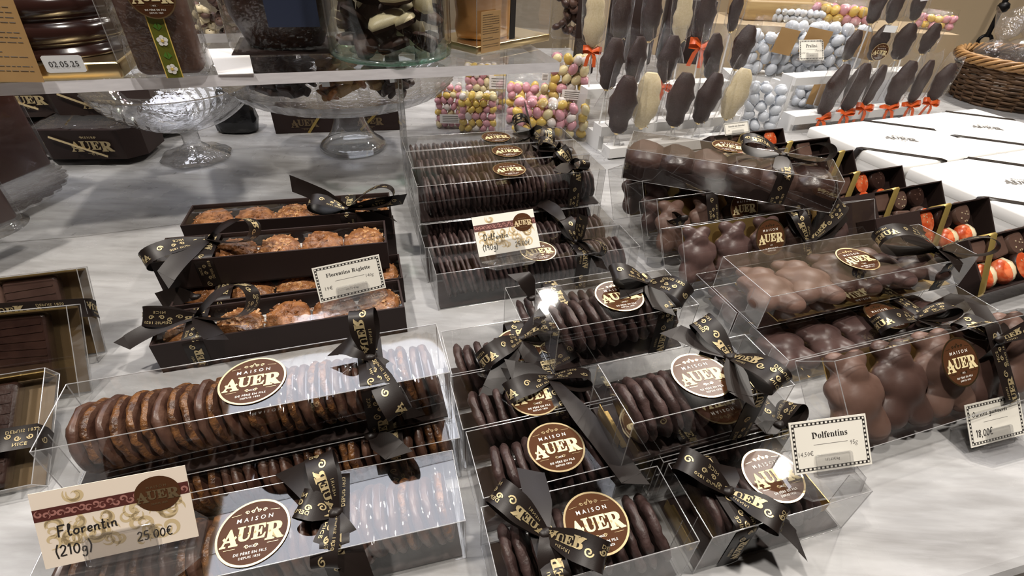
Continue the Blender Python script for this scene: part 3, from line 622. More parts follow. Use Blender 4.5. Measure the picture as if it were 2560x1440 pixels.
for nm, p, a, z in G:
    M = T(p.x, p.y, z) @ RZ(a); r = clear_box('dolfentin_box', M, GL, GW, GH, GLAB[nm], 'short clear dolfentin boxes', 'box', GSt.get(nm), 'gold_card' if nm in ('Gc', 'Gf', 'Gg') else 'dark_board')
    if nm == 'Gd': bw(M, None, GW, GH, 1362, 1333, [((1238, 1225, .082), .42, .3, .4), ((1515, 1395, .075), .40, -.45, .25)], [((1330, 1190, .066), .004, .2, 2.2), ((1388, 1500, .040), .02, .1, .2)])(r)
    if nm == 'Gf': bw(M, None, GW, GH, 1822, 1228, [((1695, 1145, .078), .42, .35, 2.0), ((1958, 1308, .066), .36, -.35, .6)], [((1805, 1172, .066), .004, .3, 2.4), ((1992, 1352, .040), .012, .2, 2.6)])(r)
    if nm == 'Gc': bw(M, None, GW, GH, 1828, 892, [((1748, 800, .134), .36, .5, 1.0), ((1955, 958, .142), .42, -.4, .3)], [((1690, 830, .124), .0, .1, .3), ((1850, 985, .124), .0, .1, .8)])(r)
    if nm == 'Ga': bw(M, None, GW, GH, 1620, 705, [((1530, 683, .140), .34, .2, 2.1), ((1718, 742, .134), .55, -.5, 1.5)], [((1560, 722, .125), .0, .3, 1.4), ((1655, 770, .122), .0, .1, 2.3)])(r)
    if nm == 'Gb': bw(M, None, GW, GH, 1303, 846, [((1205, 905, .068), .55, .45, 2.3), ((1395, 826, .072), .4, .2, .8)], [((1232, 975, .055), .012, .2, 1.4), ((1335, 905, .063), .0, .2, 2.0), ((1350, 790, .075), .0, .4, .7)])(r)
    if nm == 'Gk': bw(M, None, GW, GH, 1376, 945, [((1268, 985, .066), .34, .4, 2.6), ((1478, 950, .066), .38, .3, 2.4)], [((1578, 1195, .064), .004, .0, .6), ((1285, 928, .070), .0, .5, 2.6)])(r)
    if nm == 'Gg': bw(M, GL*.33, GW, GH, 1950, 1062, [((1992, 1015, .070), .6, .6, 2.2)], [((1905, 1060, .064), .0, .1, 2.4)])(r)
    if nm == 'Gh': bw(M, -GL*.12, GW, GH, 1330, 745, [], [((1305, 690, .090), .012, .4, 2.2)])(r)
    if nm in ('Gi',): continue
    w_ = GSH[nm]
    discs(M, GL, DOLG, 11, .0282, -GL/2+.020 if nm in ('Ge', 'Gk', 'Gf') else -GL/2+.012, GL/2-(.010 if nm != 'Gf' else .030), -.30, 'dolfentin', 'thin dark chocolate disc in the '+w_, 'dolfentins in the '+w_, z0=.0015)
# ---------------------------------------------------------------- dark boxes of almond florentins with a clear lid
MD = {'D1': pose(-.748, 1.469, .261, .0965), 'D2': pose(-.715, 1.264, .267, .0965), 'D3': pose(-.663, 1.206, .303, 0), 'D4': pose(-.629, 1.058, .327, 0), 'D0': pose(-.745, 1.475, .262, 0)}
DLAB = {'D1': 'dark open-topped box of almond florentins at the back, bow at its right end', 'D2': 'dark box of almond florentins on top in the middle, bow hanging over its left end', 'D3': 'dark box of almond florentins below the middle one, showing at its right end',
        'D4': 'dark box of almond florentins in front that carries the Florentins Réglette card', 'D0': 'dark box underneath the rear box of almond florentins'}
for nm in ('D4', 'D3', 'D2', 'D1', 'D0'):
    M = MD[nm]; r = thing('florentin_box', M, DLAB[nm], 'box', 'dark almond florentin boxes'); t = .0022
    b = MB(); b.box((0, 0, t/2), (DL, DW, t), 0)
    for sy in (-1, 1): b.box((0, sy*(DW/2-t/2), DH/2), (DL, t, DH), 0)
    for sx in (-1, 1): b.box((sx*(DL/2-t/2), 0, DH/2), (t, DW-2*t, DH), 0)
    b.obj('box_body', ['dark_board'], r)
    if nm == 'D0': continue
    b = MB(); b.box((0, 0, DH*.42), (DL-2*t-.001, DW-2*t-.001, .001), 0); b.obj('reflection_liner', ['white_paper'], r)  # white floor sheet stands in for the pale reflection along the box front
    b = MB(); g = 14; rows = [[(-DL/2+t+(DL-2*t)*i/g, -DW/2+t+(DW-2*t)*j/6, DH-.003+.0015*math.sin(j/6*math.pi)) for i in range(g+1)] for j in range(7)]
    b.loft(rows, 0, False); b.obj('window_lid', ['lid_film'], r)
    if nm == 'D1': bw(M, None, DW, DH, 868, 522, [((772, 506, .098), .40, .3, 2.3), ((982, 478, .112), .40, .2, .9)], [((737, 462, .118), .004, 1.15, 1.2), ((975, 542, .070), .012, .2, 3.0), ((1002, 500, .098), .0, 1.2, 3.1)])(r)
    if nm == 'D2': bw(M, None, DW, DH, 522, 598, [((636, 566, .112), .42, .5, 2.2), ((358, 655, .085), .42, .55, 1.4)], [((415, 690, .078), .012, .5, 3.0)])(r)
    if nm == 'D3': bw(M, -DL*.30, DW, DH, 488, 742, [], [((408, 748, .042), .006, .9, 3.0)])(r)
    if nm == 'D4': bw(M, None, DW, DH, 490, 792, [((630, 735, .085), .44, .55, 2.0), ((357, 790, .060), .5, 1.05, 1.3)], [((318, 857, .045), .012, .3, 3.0), ((535, 842, .046), .004, .2, 1.9)])(r)
    w_ = {'D1': 'in the rear dark box', 'D2': 'in the top middle dark box', 'D3': 'in the dark box below the middle one', 'D4': 'in the dark box with the Florentins Réglette card'}[nm]
    for i in range(5):
        x = -DL/2+.030+i*.0538; put('almond_florentin', random.choice(FLAKE), M @ T(x, .002, DH*.42+.0065) @ RX(.20) @ RZ(random.uniform(0, 6)) @ SC(1, .97, .72), 'round caramel almond florentin '+w_, 'biscuit', 'almond florentins '+w_)
# ---------------------------------------------------------------- clear boxes of chocolate bears (right)
def tilt_box(px, py, z_top, yaw, tilt, L_=HL, W_=HW):
    """box leaning back: its top rear edge starts at a pixel; returns a matrix whose +z is the bears' face"""
    A = at(px, py, z_top); x = gx(yaw); up = gn(yaw)*math.cos(tilt)+UP*math.sin(tilt); o = A+x*(L_/2)-up*(W_/2); return frame(o, x, up)
def bear_box(M, label, st=None, plane=HH, backing=False):
    r = thing('bear_box', M, label, 'box', 'clear bear boxes'); shell(r, HL, HW, HH)
    b = MB(); b.box((.010, 0, .0012), (HL-.046, HW-.006, .0014), 0)
    b.obj('gold_backing', ['gold_card'], r)
    if st: p = loc(M, st[0], st[1], HH); sticker(r, (p.x, p.y, HH+.0004))
    return r
X5 = [-.128+.0605*i for i in range(5)]
MHc = T(*(at(1973, 900, .0485)+gx(.34)*(HL/2)+gn(.34)*(HW/2)-UP*.0485)) @ RZ(.34)
MHc2 = MHc @ T(-.002, HW+.0015, 0)
r = bear_box(MHc, 'clear box of chocolate bears lying flat behind the front leaning bear box')
bw(MHc, .06, HW, HH, 2290, 795, [((2195, 810, .058), .4, .3), ((2390, 772, .066), .36, .3)], [((2330, 810, .052), .0, .2), ((2400, 740, .056), .0, .3)])(r); p = loc(MHc, 2215, 790, HH); sticker(r, (p.x, p.y, HH+.0004))
bears(MHc, X5, 'choc_mauve', 'mauve-brown chocolate bear in the flat box behind the front leaning one', 'bears in the flat front box')
r = bear_box(MHc2, 'clear box of chocolate bears lying flat under the topmost bear box'); bears(MHc2, X5, 'choc_mauve', 'chocolate bear in the flat box under the topmost bear box', 'bears in the flat rear box')
MHa = T(*(V((1.017, 1.276, 0))*.43+UP*.0505)) @ RZ(.345)
r = bear_box(MHa, 'clear box of milk chocolate bears lying topmost with its bow at the right end', (2143, 648))
bw(MHa, None, HW, HH, 2345, 622, [((2200, 590, .128), .36, .25, .1), ((2495, 612, .125), .42, .35, 2.2)], [((2255, 590, .118), .0, .3, .6), ((2395, 662, .096), .004, .1, 2.2)])(r)
bears(MHa, X5, ['choc_milk', 'choc_milk', 'choc_deep', 'choc_mauve', 'choc_deep'], 'milk chocolate bear in the topmost clear box', 'bears in the topmost box', turn=-.32, k=1.14)
# leaning boxes
lean = [('Hb', (1988, 903), .070, .337, .80, 'clear box of large chocolate bears leaning in front above the handwritten price card', ['choc_milk', 'choc_deep', 'choc_milk', 'choc_deep', 'choc_milk'], (2400, 905)),
        ('Hd', (1652, 572), .088, .350, 1.02, 'clear box of dark chocolate bears leaning on gold card, sticker wholly visible', ['choc_mauve', 'choc_mauve', 'choc_mauve', 'choc_deep', 'choc_mauve'], (1926, 593)),
        ('He', (1598, 505), .088, .350, 1.02, 'clear box of bears leaning behind, its sticker half covered', ['choc_milk', 'choc_milk', 'choc_milk', 'choc_deep', 'choc_deep'], (1860, 520)),
        ('Hf', (1566, 462), .090, .350, 1.02, 'clear box of bears leaning third from the front, beneath the slanting box', ['choc_mauve'], None),
        ('Hg', (1520, 424), .090, .350, 1.02, 'clear box of bears leaning rearmost, its gold end showing beneath the slanting box', ['choc_deep'], None)]
for nm, q, zt, yaw, tl, lab, kind, st in lean:
    M = tilt_box(q[0], q[1], zt, yaw, tl); r = bear_box(M, lab, None)
    if st:
        p = loc(M, st[0], st[1], HH); sticker(r, (p.x, p.y, HH+.0004))
    w_ = {'Hb': 'in the front leaning box', 'Hd': 'in the leaning box with the whole sticker', 'He': 'in the leaning box with the half-covered sticker', 'Hf': 'in the third leaning box beneath the slanting one', 'Hg': 'in the rearmost leaning box'}[nm]
    bears(M, X5, kind, 'chocolate bear '+w_, 'bears '+w_, k=1.15 if nm == 'Hb' else 1.0)
    if nm == 'Hb': bw(M, None, HW, HH, 2500, 850, [((2395, 800, .088), .34, .3, .5), ((2600, 800, .088), .36, .2)], [((2420, 920, .050), .01, .2, .4), ((2440, 760, .098), .0, .4, .1)])(r)
    if nm == 'Hd': bw(M, None, HW, HH, 2022, 605, [((1985, 528, .106), .42, .4, .4), ((2100, 508, .110), .36, .3, .2)], [((2110, 535, .090), .01, .3, 2.2)])(r)
    if nm == 'He': bw(M, -.075, HW, HH, 1712, 545, [((1680, 552, .072), .6, .4)], [])(r)
    if nm == 'Hg': bw(M, -.10, HW, HH, 1598, 420, [((1578, 412, .106), .7, .4)], [])(r)
# the slanting box lying across the leaning ones
A = at(1567, 372, .158); B = at(2112, 455, .158); x = (B-A); k = x.length/HL; print('slant box length factor', round(k, 3)); MT = frame(A+x/2, x, V((-x.y, x.x, 0))) @ T(0, HW/2, -HH)
r = thing('bear_box', MT, 'wide clear box of dark chocolate bears laid slantwise across the leaning boxes', 'box', 'clear bear boxes')
shell(r, HL*k, HW, HH); b = MB(); b.box((0, 0, .0012), (HL*k-.003, HW-.003, .0014), 0)
for s in (-1, 1): b.box((0, s*(HW/2-.0022), HH*.24), (HL*k-.003, .0008, HH*.46), 0)
b.obj('card_tray', ['dark_board'], r)
p = loc(MT, 1822, 366, HH); sticker(r, (p.x, p.y, HH+.0004))
bw(MT, None, HW, HH, 1958, 388, [((1855, 352, .180), .34, .35, 3.2), ((2082, 380, .170), .40, .5, 2.2)], [((1950, 425, .158), .004, .1, 2.2)])(r)
lump = MB(); lump.rbox((0, 0, .0205), (.060, .080, .040), .026, 0, None, 5)
lump.v = [(x*(1+.06*nz(x*50, y*50, z*40)), y*(1+.06*nz(y*50, z*50, 3)), z*(1+.07*nz(x*60, y*40, 7))) for x, y, z in lump.v]; lm = [lump.mesh('chocolate_block', [m]) for m in ('choc_deep', 'choc_dark')]
for i in range(6): put('chocolate_block', lm[i % 2], MT @ T((-.5+(i+.5)/6)*HL*k*.97, -.001, .0022), 'rounded dark chocolate block in the box laid slantwise', 'chocolate', 'chocolates in the slanting box')
# ---------------------------------------------------------------- dark assortment boxes with gold ribbon (right)
def praline_meshes():
    P = {}
    def dome(name, rx, ry, h, mats, top=0, specks=0, seed=1, fl=.55):
        b = MB(); n = 22; prof = [(.90, 0), (1, h*.18), (1, h*.55), (.90, h*.86), (.70, h*.98), (.02, h)]
        rings = [[(rx*k*math.cos(2*math.pi*j/n), ry*k*math.sin(2*math.pi*j/n), z) for j in range(n)] for k, z in prof]
        b.loft(rings[:4], 0); b.loft(rings[3:], 1 if top else 0); b.poly(rings[-1], 1 if top else 0)
        rnd = random.Random(seed)
        for i in range(specks):
            a = rnd.uniform(0, 6.28); q = rnd.uniform(.1, .72); b.box((0, 0, 0), (.0016, .0012, .0010), 2, T(rx*q*math.cos(a), ry*q*math.sin(a), h*.99) @ RZ(a))
        P[name] = b.mesh(name, mats)
    dome('orange', .0125, .0165, .011, ['choc_dark', 'orange_choc', 'white_choc'], 1, 5, 3)
    dome('milk', .0130, .0150, .011, ['choc_milk', 'choc_milk', 'white_choc'], 0, 7, 5)
    dome('dark', .0130, .0150, .011, ['choc_dark', 'choc_dark', 'choc_milk'], 0, 9, 8)
    b = MB(); b.rbox((0, 0, .0055), (.024, .024, .011), .003, 0); P['square'] = b.mesh('square', ['choc_milk'])
    b = MB(); b.rbox((0, 0, .0055), (.026, .022, .011), .003, 0); P['square_dark'] = b.mesh('square_dark', ['choc_deep'])
    b = MB(); n = 20; rings = []                  # fluted white dome with an orange half
    for k, z in ((.92, 0), (1, .004), (.96, .009), (.75, .014), (.4, .0165), (.02, .0172)):
        rings.append([(.0145*k*(1+.03*math.cos(10*t))*math.cos(t), .0145*k*(1+.03*math.cos(10*t))*math.sin(t), z) for t in [2*math.pi*j/n for j in range(n)]])
    b.loft(rings, 0); 
    for i, f in enumerate(b.f):
        if all(b.v[q][0] < .001 for q in f): b.m[i] = 1
    P['fluted'] = b.mesh('fluted', ['white_choc', 'orange_choc'])
    return P
PRAL = praline_meshes()
IW, IH = .078, .030
def solve_lean(Q, yaw, target):
    """tilt and length of the leaning side that starts at Q and ends at a pixel"""
    best = None; n = gn(yaw)
    for t in range(5, 90):
        up = n*math.cos(R(t))+UP*math.sin(R(t))
        for w_ in range(30, 220, 2):
            p = Q+up*(w_/1000)-CAM; z = p.dot(_f); e = (1280+CF*p.dot(_r)/z-target[0])**2+(720+CF*p.dot(_d)/z-target[1])**2
            if best is None or e < best[0]: best = (e, R(t), w_/1000)
    return best
PN = {'orange': 'orange-topped chocolate', 'milk': 'speckled milk chocolate', 'dark': 'dotted dark chocolate', 'square': 'square milk chocolate', 'square_dark': 'square dark chocolate', 'fluted': 'fluted white and orange dome'}
def assort(TR, zt, yaw, tilt, L_, label, short, kinds, gold=.40, panel=.30):
    A = at(TR[0], TR[1], zt); x = gx(yaw); up = gn(yaw)*math.cos(tilt)+UP*math.sin(tilt); nn = x.cross(up); o = A-x*(L_/2)-up*(IW/2)-nn*IH; M = frame(o, x, up)
    r = thing('chocolate_assortment', M, label, 'box', 'dark assortment boxes'); t = .002; b = MB()
    b.box((0, 0, t/2), (L_, IW, t))
    for s in (-1, 1): b.box((0, s*(IW/2-t/2), IH/2), (L_, t, IH)); b.box((s*(L_/2-t/2), 0, IH/2), (t, IW-2*t, IH))
    b.obj('tray', ['dark_board'], r)
    b = MB(); b.box((-L_/2+L_*panel/2, 0, IH+.0006), (L_*panel, IW, .0012)); b.obj('lid_panel', ['dark_board'], r)
    b = MB(); b.add([(-L_/2+L_*panel, -IW/2+t, IH-.001), (L_/2-t, -IW/2+t, IH-.001), (L_/2-t, IW/2-t, IH-.001), (-L_/2+L_*panel, IW/2-t, IH-.001)], [(0, 1, 2, 3)]); b.obj('window', ['clear_plastic'], r)
    b = MB(); x0 = -L_/2+L_*(gold+.09); w_ = .0165; dx = -.062; e = .0018
    C = [V((x0, IW/2+e, IH*.2)), V((x0, IW/2+e, IH)), V((x0+.001, IW/2-.002, IH+e)), V((x0+dx*.5, 0, IH+e)), V((x0+dx, -IW/2+.002, IH+e)), V((x0+dx, -IW/2-e, IH)), V((x0+dx, -IW/2-e, 0))]
    strip(b, C, [V((1, .1, 0)).normalized()]*len(C), [w_]*len(C), 1.5, False); b.obj('gold_ribbon', ['gold_band', 'gold_print'], r)
    i = 0; nx = int((L_*(1-panel)-.006)/.044)
    for row in (.0205, -.0165):
        for c in range(nx):
            k = kinds[i % len(kinds)]; i += 1
            put('praline', PRAL[k], M @ T(-L_/2+L_*panel+.024+c*.044, row, .014) @ RZ(random.uniform(-.12, .12)) @ SC(1.48, 1.34, 1.0), PN[k]+' in the '+short, 'chocolate', 'chocolates in the '+short)
    return M
Y1 = R(22.5); K1 = ['orange', 'dark', 'milk', 'orange', 'square', 'fluted', 'fluted', 'dark', 'orange', 'milk']; K2 = ['square', 'milk', 'dark', 'square_dark', 'square', 'milk', 'dark', 'milk']; K3 = ['orange', 'dark', 'milk', 'orange', 'fluted', 'fluted', 'square', 'orange']
assort((1958, 320), 0.081, Y1, .9, .20, 'dark assortment box furthest back, beside the small white card', 'rearmost assortment box', ['square', 'milk', 'dark', 'orange', 'fluted', 'fluted', 'orange'], .35, .05)
assort((2074, 342), 0.081, Y1, .9, .20, 'dark assortment box second from the back, under the black bow', 'second assortment box from the back', ['square', 'dark', 'square', 'orange', 'orange', 'milk'], .35, .1)
assort((2133, 374), 0.081, Y1, .9, .20, 'dark assortment box third from the back, gold ribbon seen from its side', 'third assortment box from the back', ['dark', 'square', 'dark', 'milk'], .75, .1)
assort((2256, 413), 0.083, Y1, .9, .22, 'dark assortment box between the slanting bear box and the white boxes', 'assortment box touching the slanting box', ['square', 'orange', 'dark', 'milk', 'orange', 'orange', 'dark', 'milk'], .36, .22)
assort((2354, 451), 0.085, Y1, .9, .25, 'dark assortment box of all-brown chocolates with printed gold ribbon', 'all-brown assortment box', K2, .44, .32)
assort((2473, 491), 0.087, Y1, .9, .27, 'dark assortment box with two orange-topped chocolates right of its gold ribbon', 'assortment box in front of the all-brown one', K3, .52, .36)
MI7 = assort((2640, 548), 0.091, Y1, .80, .21, 'dark assortment box nearest the right side, square and fluted chocolates beside gold ribbon', 'assortment box nearest the bear box bow', ['square', 'square', 'milk', 'dark', 'fluted', 'fluted', 'orange', 'fluted'], .18, .02)
# ---------------------------------------------------------------- white cake boxes
zJ = .050; Lp, Fp, Rp = at(2005, 320, zJ), at(2261, 416, zJ), at(2501, 379, zJ); ux = (Rp-Fp).normalized(); uy = V((-ux.y, ux.x, 0)); sx = .309; sy = .250; c1 = Fp+ux*(sx/2)+uy*(sy/2)
def cake_box(c, label, st=1):
    M = frame(c-UP*zJ, ux, uy); r = thing('cake_box', M, label, 'box', 'white cake boxes'); h2 = zJ*.5
    b = MB(); b.rbox((0, 0, zJ*.35), (sx-.006, sy-.006, zJ*.7), .006, 0); b.obj('box_body', ['white_board'], r)
    b = MB(); b.rbox((0, 0, zJ-h2/2), (sx-.001, sy-.001, h2), .008, 0); b.obj('lid', ['white_board'], r)
    b = MB(); b.flat(move(LOGO, 0, 0, .018), 0, T(0, .0, zJ+.0008) @ RZ(-.55)); b.obj('logo_print', ['ink_grey'], r)
    rb = MB(); par = None
    for k, (sgx, sgy) in enumerate(((-1, -1), (1, 1))):
        e = .0016; a = V((sgx*sx/2, sgy*(sy/2-.105), 0)); d = V((sgx*(sx/2-.125), sgy*sy/2, 0)); dd = (d-a).normalized(); z_ = zJ+e
        C = [a+V((sgx*e, 0, .012))-dd*.02, a+V((sgx*e, 0, zJ*.6))-dd*.004, a+V((sgx*e, 0, zJ-.003)), a+V((0, 0, z_))+dd*.004]+[a.lerp(d, q/6)+V((0, 0, z_)) for q in range(1, 6)]+[d+V((0, 0, z_))-dd*.004, d+V((0, sgy*e, zJ-.003)), d+V((0, sgy*e, zJ*.6))+dd*.004, d+V((0, sgy*e, .012))+dd*.02]
        S = []
        for i in range(len(C)): t = C[min(i+1, len(C)-1)]-C[max(i-1, 0)]; n_ = V((0, 0, 1)) if 3 <= i <= 9 else (V((sgx, 0, 0)) if i < 3 else V((0, sgy, 0))); S.append(n_.cross(t).normalized())
        b = MB(); strip(b, C, S, [.015]*len(C), .4+k, True, -1 if k == 0 else -1)
        b.obj('corner_ribbon', ['satin_ribbon', 'gold_print'], r)
cake_box(c1, 'square white cake box with black logo, left one of the rear pair'); cake_box(c1+ux*(sx+.003), 'white cake box with black logo in front of the wicker basket')
cake_box(c1-uy*(sy+.004)+ux*.006, 'white cake box with black corner ribbon, left one of the front pair'); cake_box(c1-uy*(sy+.004)+ux*(sx+.009), 'white cake box at the right edge, front pair')
b = MB()
# ---------------------------------------------------------------- clear boxes of chocolate bars (left edge)
def bar_box(BR, TRp, yaw, L_, label, short, ribbon=True, mat=('choc_deep', 'choc_milk')):
    Q = at(BR[0], BR[1], 0); e, t, w_ = solve_lean(Q, yaw, TRp); print('bar box', short, round(e, 1), round(math.degrees(t)), w_)
    x = gx(yaw); up = gn(yaw)*math.cos(t)+UP*math.sin(t); th = .022; o = Q-x*(L_/2)+up*(w_/2)-x.cross(up)*0; M = frame(o, x, up) @ T(0, 0, -th*.0)
    r = thing('bar_box', M, label, 'box', 'clear boxes of chocolate bars'); shell(r, L_, w_, th, flap=False)
    b = MB(); b.box((0, 0, .0009), (L_-.003, w_-.003, .0012)); b.obj('backing', ['bronze_card'], r); b = MB(); b.box((0, w_/2-.002, th*.5), (L_-.004, .0012, th*.7)); b.obj('gold_edge', ['gold_card'], r)
    b = MB(); b.box((L_/2-.020, 0, th/2), (.0008, w_-.002, th-.001)); b.obj('inner_divider', ['clear_plastic'], r)
    n = max(2, int((L_-.03)/.05))
    for i in range(n):
        b = MB(); b.rbox((0, 0, .0065), (.0515, w_-.010, .012), .005, 0)
        for k in range(9): b.box((0, (k-4)*(w_-.025)/9, .0125), (.045, .0016, .0012), 0, RZ(.05*math.sin(k)))
        put('chocolate_bar', b.mesh('chocolate_bar', [mat[i % 2]]), M @ T(L_/2-.050-i*.0525, 0, .002), 'chocolate bar lying '+short, 'chocolate', 'chocolate bars '+short)
    if ribbon:
        b = MB(); C = []; k0 = ribbon; S = []
        for i in range(9): q = i/8; C.append(V((-L_/2+L_*q, w_*(k0[0]*(1-q)+k0[1]*q), th+.0012)))
        C.append(V((L_/2+.001, C[-1].y-.002, th*.5))); C.append(V((L_/2+.001, C[-1].y-.004, .002)))
        strip(b, C, [V((0, -1, 0))]*len(C), [.021]*len(C), .6, True, -1); b.obj('ribbon', ['satin_ribbon', 'gold_print'], r)
    return r
bar_box((268, 880), (217, 668), .33, .26, 'clear gold-backed box of chocolate bars at left, rearmost, crossed by a black ribbon', 'in the rearmost box at left', (.28, .06))
bar_box((232, 980), (200, 762), .25, .24, 'clear gold-backed box of chocolate bars at left, middle one without a ribbon', 'in the middle box at left', None, ('choc_dark', 'choc_deep'))
bar_box((120, 1215), (150, 935), .33, .24, 'clear gold-backed box of chocolate bars at left, front one with a low ribbon', 'in the front box at left', (-.02, -.10), ('choc_dark', 'choc_dark'))
# ---------------------------------------------------------------- price cards
def dots(b, pts, w, mi=1): b.stroke(pts, w, mi, None, Z1)
GL_ = {   # handwriting, one pen path list per letter: (advance, paths)
 'F': (.62, [[(.05, 1), (.05, 0)], [(.05, .98), (.55, 1)], [(.05, .55), (.42, .56)]]), 'l': (.30, [[(.02, .3), (.2, .8), (.14, 1), (.06, .85), (.08, .1), (.18, 0), (.28, .1)]]),
 'o': (.48, [[(.38, .42), (.2, .48), (.05, .25), (.18, .02), (.38, .12), (.40, .36), (.46, .42)]]), 'r': (.36, [[(.06, .48), (.08, 0)], [(.08, .3), (.2, .46), (.34, .44)]]),
 'e': (.42, [[(.06, .22), (.34, .28), (.30, .46), (.12, .42), (.06, .18), (.18, .01), (.38, .1)]]), 'n': (.46, [[(.05, .46), (.06, 0)], [(.06, .3), (.2, .46), (.33, .4), (.34, .05), (.44, .05)]]),
 't': (.34, [[(.14, .85), (.12, .1), (.22, 0), (.32, .08)], [(0, .52), (.30, .56)]]), 'i': (.22, [[(.06, .46), (.08, .05), (.18, .02)], [(.07, .66), (.10, .70)]]),
 'D': (.66, [[(.1, .95), (.08, .02)], [(0, .93), (.35, .98), (.58, .6), (.45, .12), (.04, 0)]]), 'f': (.36, [[(.34, .9), (.2, 1), (.12, .8), (.12, -.25)], [(0, .45), (.3, .48)]]),
 'a': (.46, [[(.36, .42), (.16, .46), (.04, .2), (.16, .01), (.34, .2), (.36, .44), (.38, .06), (.46, .03)]]), '(': (.26, [[(.22, 1.1), (.06, .5), (.2, -.2)]]), ')': (.26, [[(.03, 1.1), (.2, .5), (.06, -.2)]]),
 'g': (.46, [[(.36, .42), (.16, .46), (.05, .22), (.18, .04), (.35, .24), (.36, .44), (.36, -.25), (.16, -.42), (.04, -.25)]]), '1': (.30, [[(.02, .75), (.16, .98), (.16, 0)]]), '0': (.52, [[(.26, .9), (.06, .62), (.08, .2), (.26, 0), (.44, .3), (.42, .72), (.26, .9)]]),
 '2': (.52, [[(.04, .75), (.22, .96), (.42, .78), (.3, .4), (.02, .02), (.48, .04)]]), '5': (.50, [[(.44, .95), (.12, .93), (.08, .55), (.32, .58), (.42, .3), (.26, .02), (.03, .08)]]), '8': (.50, [[(.4, .8), (.22, .95), (.08, .74), (.38, .3), (.22, .01), (.06, .24), (.38, .66), (.4, .8)]]),
 '9': (.48, [[(.38, .7), (.2, .92), (.06, .66), (.22, .46), (.38, .7), (.34, .02)]]), '€': (.60, [[(.5, .85), (.3, .95), (.12, .7), (.12, .25), (.3, .02), (.52, .12)], [(0, .58), (.38, .6)], [(0, .40), (.34, .42)]]),
 '.': (.2, [[(.06, .02), (.1, .06)]]), ',': (.22, [[(.1, .08), (.04, -.16)]]), ' ': (.3, []), 'O': (.8, [[(.5, .9), (.15, .7), (.05, .3), (.3, 0), (.65, .3), (.6, .8), (.35, .92), (.5, .72), (.78, .62)]]),
 'u': (.46, [[(.05, .46), (.06, .12), (.18, .01), (.32, .14), (.34, .46), (.36, .04), (.45, .04)]]), 's': (.36, [[(.3, .44), (.12, .44), (.1, .28), (.28, .18), (.2, .01), (.02, .06)]]), 'm': (.66, [[(.05, .46), (.06, 0)], [(.06, .3), (.2, .46), (.28, .36), (.29, 0)], [(.29, .3), (.44, .46), (.52, .36), (.54, .04), (.64, .04)]]), 'v': (.42, [[(.03, .46), (.18, .02), (.34, .44), (.42, .4)]]) }
def smooth(p):
    if len(p) < 3: return p
    o = [p[0]]
    for i in range(len(p)-1):
        a, b_, c, d = p[max(i-1, 0)], p[i], p[i+1], p[min(i+2, len(p)-1)]
        for k in (1, 2, 3):
            t = k/3; o.append(tuple(.5*((2*b_[q])+(-a[q]+c[q])*t+(2*a[q]-5*b_[q]+4*c[q]-d[q])*t*t+(-a[q]+3*b_[q]-3*c[q]+d[q])*t**3) for q in (0, 1)))
    return o
def write(b, s, x, y, h, pen=.125, mi=1, slope=0.):
    for ch in s:
        adv, ps = GL_[ch]
        for p in ps: b.stroke(smooth([(x+u*h+.06*v*h, y+v*h+slope*(x+u*h)) for u, v in p]), pen*h, mi, None, Z1)
        x += (adv+.08)*h
def swirl_card(name, weight, price):
    def d(b, w, h):
        rnd = random.Random(3)
        for i in range(60):                       # tan acanthus curls
            x, y = -w/2+w*rnd.uniform(.05, .95), h*rnd.choice((.1, .22, .34, .46, .54, .9)); r_ = h*rnd.uniform(.07, .13); sg = rnd.choice((-1, 1))
            t = move(scroll(r_, r_*.5, 1.0), 0, 0, 1, rnd.uniform(0, 6.28)); t = ([(sg*q[0], q[1]) for q in t[0]], t[1]); p = [q for q in t[0]]
            if max(abs(q[0]+x) for q in p) < w*.49 and min(q[1]+y for q in p) > .002 and max(q[1]+y for q in p) < h*.98: b.flat(move(t, x, y), 5, None, Z1*.8)
        b.stroke([(-w/2, h*.705), (w/2, h*.705)], h*.16, 3, None, Z1)
        for i in range(22):
            x = -w/2+w*(i+.8)/22.6; b.flat(move(scroll(h*.042, h*.026, 1.15), x, h*(.69 if i % 2 else .72), 1, 1.6+3.1*(i % 2)+.3*i), 4, None, Z1*1.2)
        n = 32; cx, cy, rx = w*.29, h*.70, h*.235
        b.add([(cx+rx*1.12*math.cos(2*math.pi*k/n), cy+rx*math.sin(2*math.pi*k/n), Z1*1.5) for k in range(n)], [tuple(range(n))], 6)
        b.flat(move(AUER, cx, cy-.01*h, h*.125), 7 if name[0] == 'F' else 5, None, Z1*2); b.flat(txt('MAISON', w=rx*.95, at_=(cx, cy+rx*.42), space=1.6), 7, None, Z1*2); b.flat(txt('DEPUIS 1820', w=rx*.8, at_=(cx, cy-rx*.55)), 7, None, Z1*2)
        write(b, name, -w*.38, h*.38, h*.150); write(b, weight, -w*.42, h*.13, h*.145); write(b, price, w*.10, h*.11, h*.125)
    return d
def typed_card(title, left, right, kilo, hand=None):
    def d(b, w, h):
        edge_pattern(b, w, h)
        if hand: write(b, hand, -w*.40, h*.68, h*.125)
        else: b.flat(txt(serif(title), w=w*(.66 if len(title) > 12 else .46), at_=(0, h*.70), res=1), 1, None, Z1)
        b.stroke([(-w*.22, h*.52), (w*.22, h*.52)], h*.008, 2, None, Z1)
        if hand: write(b, left, -w*.38, h*.20, h*.17)
        else:
            left and b.flat(txt(ital(left), h=h*.105, at_=(-w*.33, h*.36), res=1), 2, None, Z1); right and b.flat(txt(ital(right), h=h*.115, at_=(w*.30, h*.47), res=1), 2, None, Z1)
            kilo and b.flat(txt(kilo, h=h*.07, at_=(0, h*.21), res=1), 2, None, Z1)
    return d
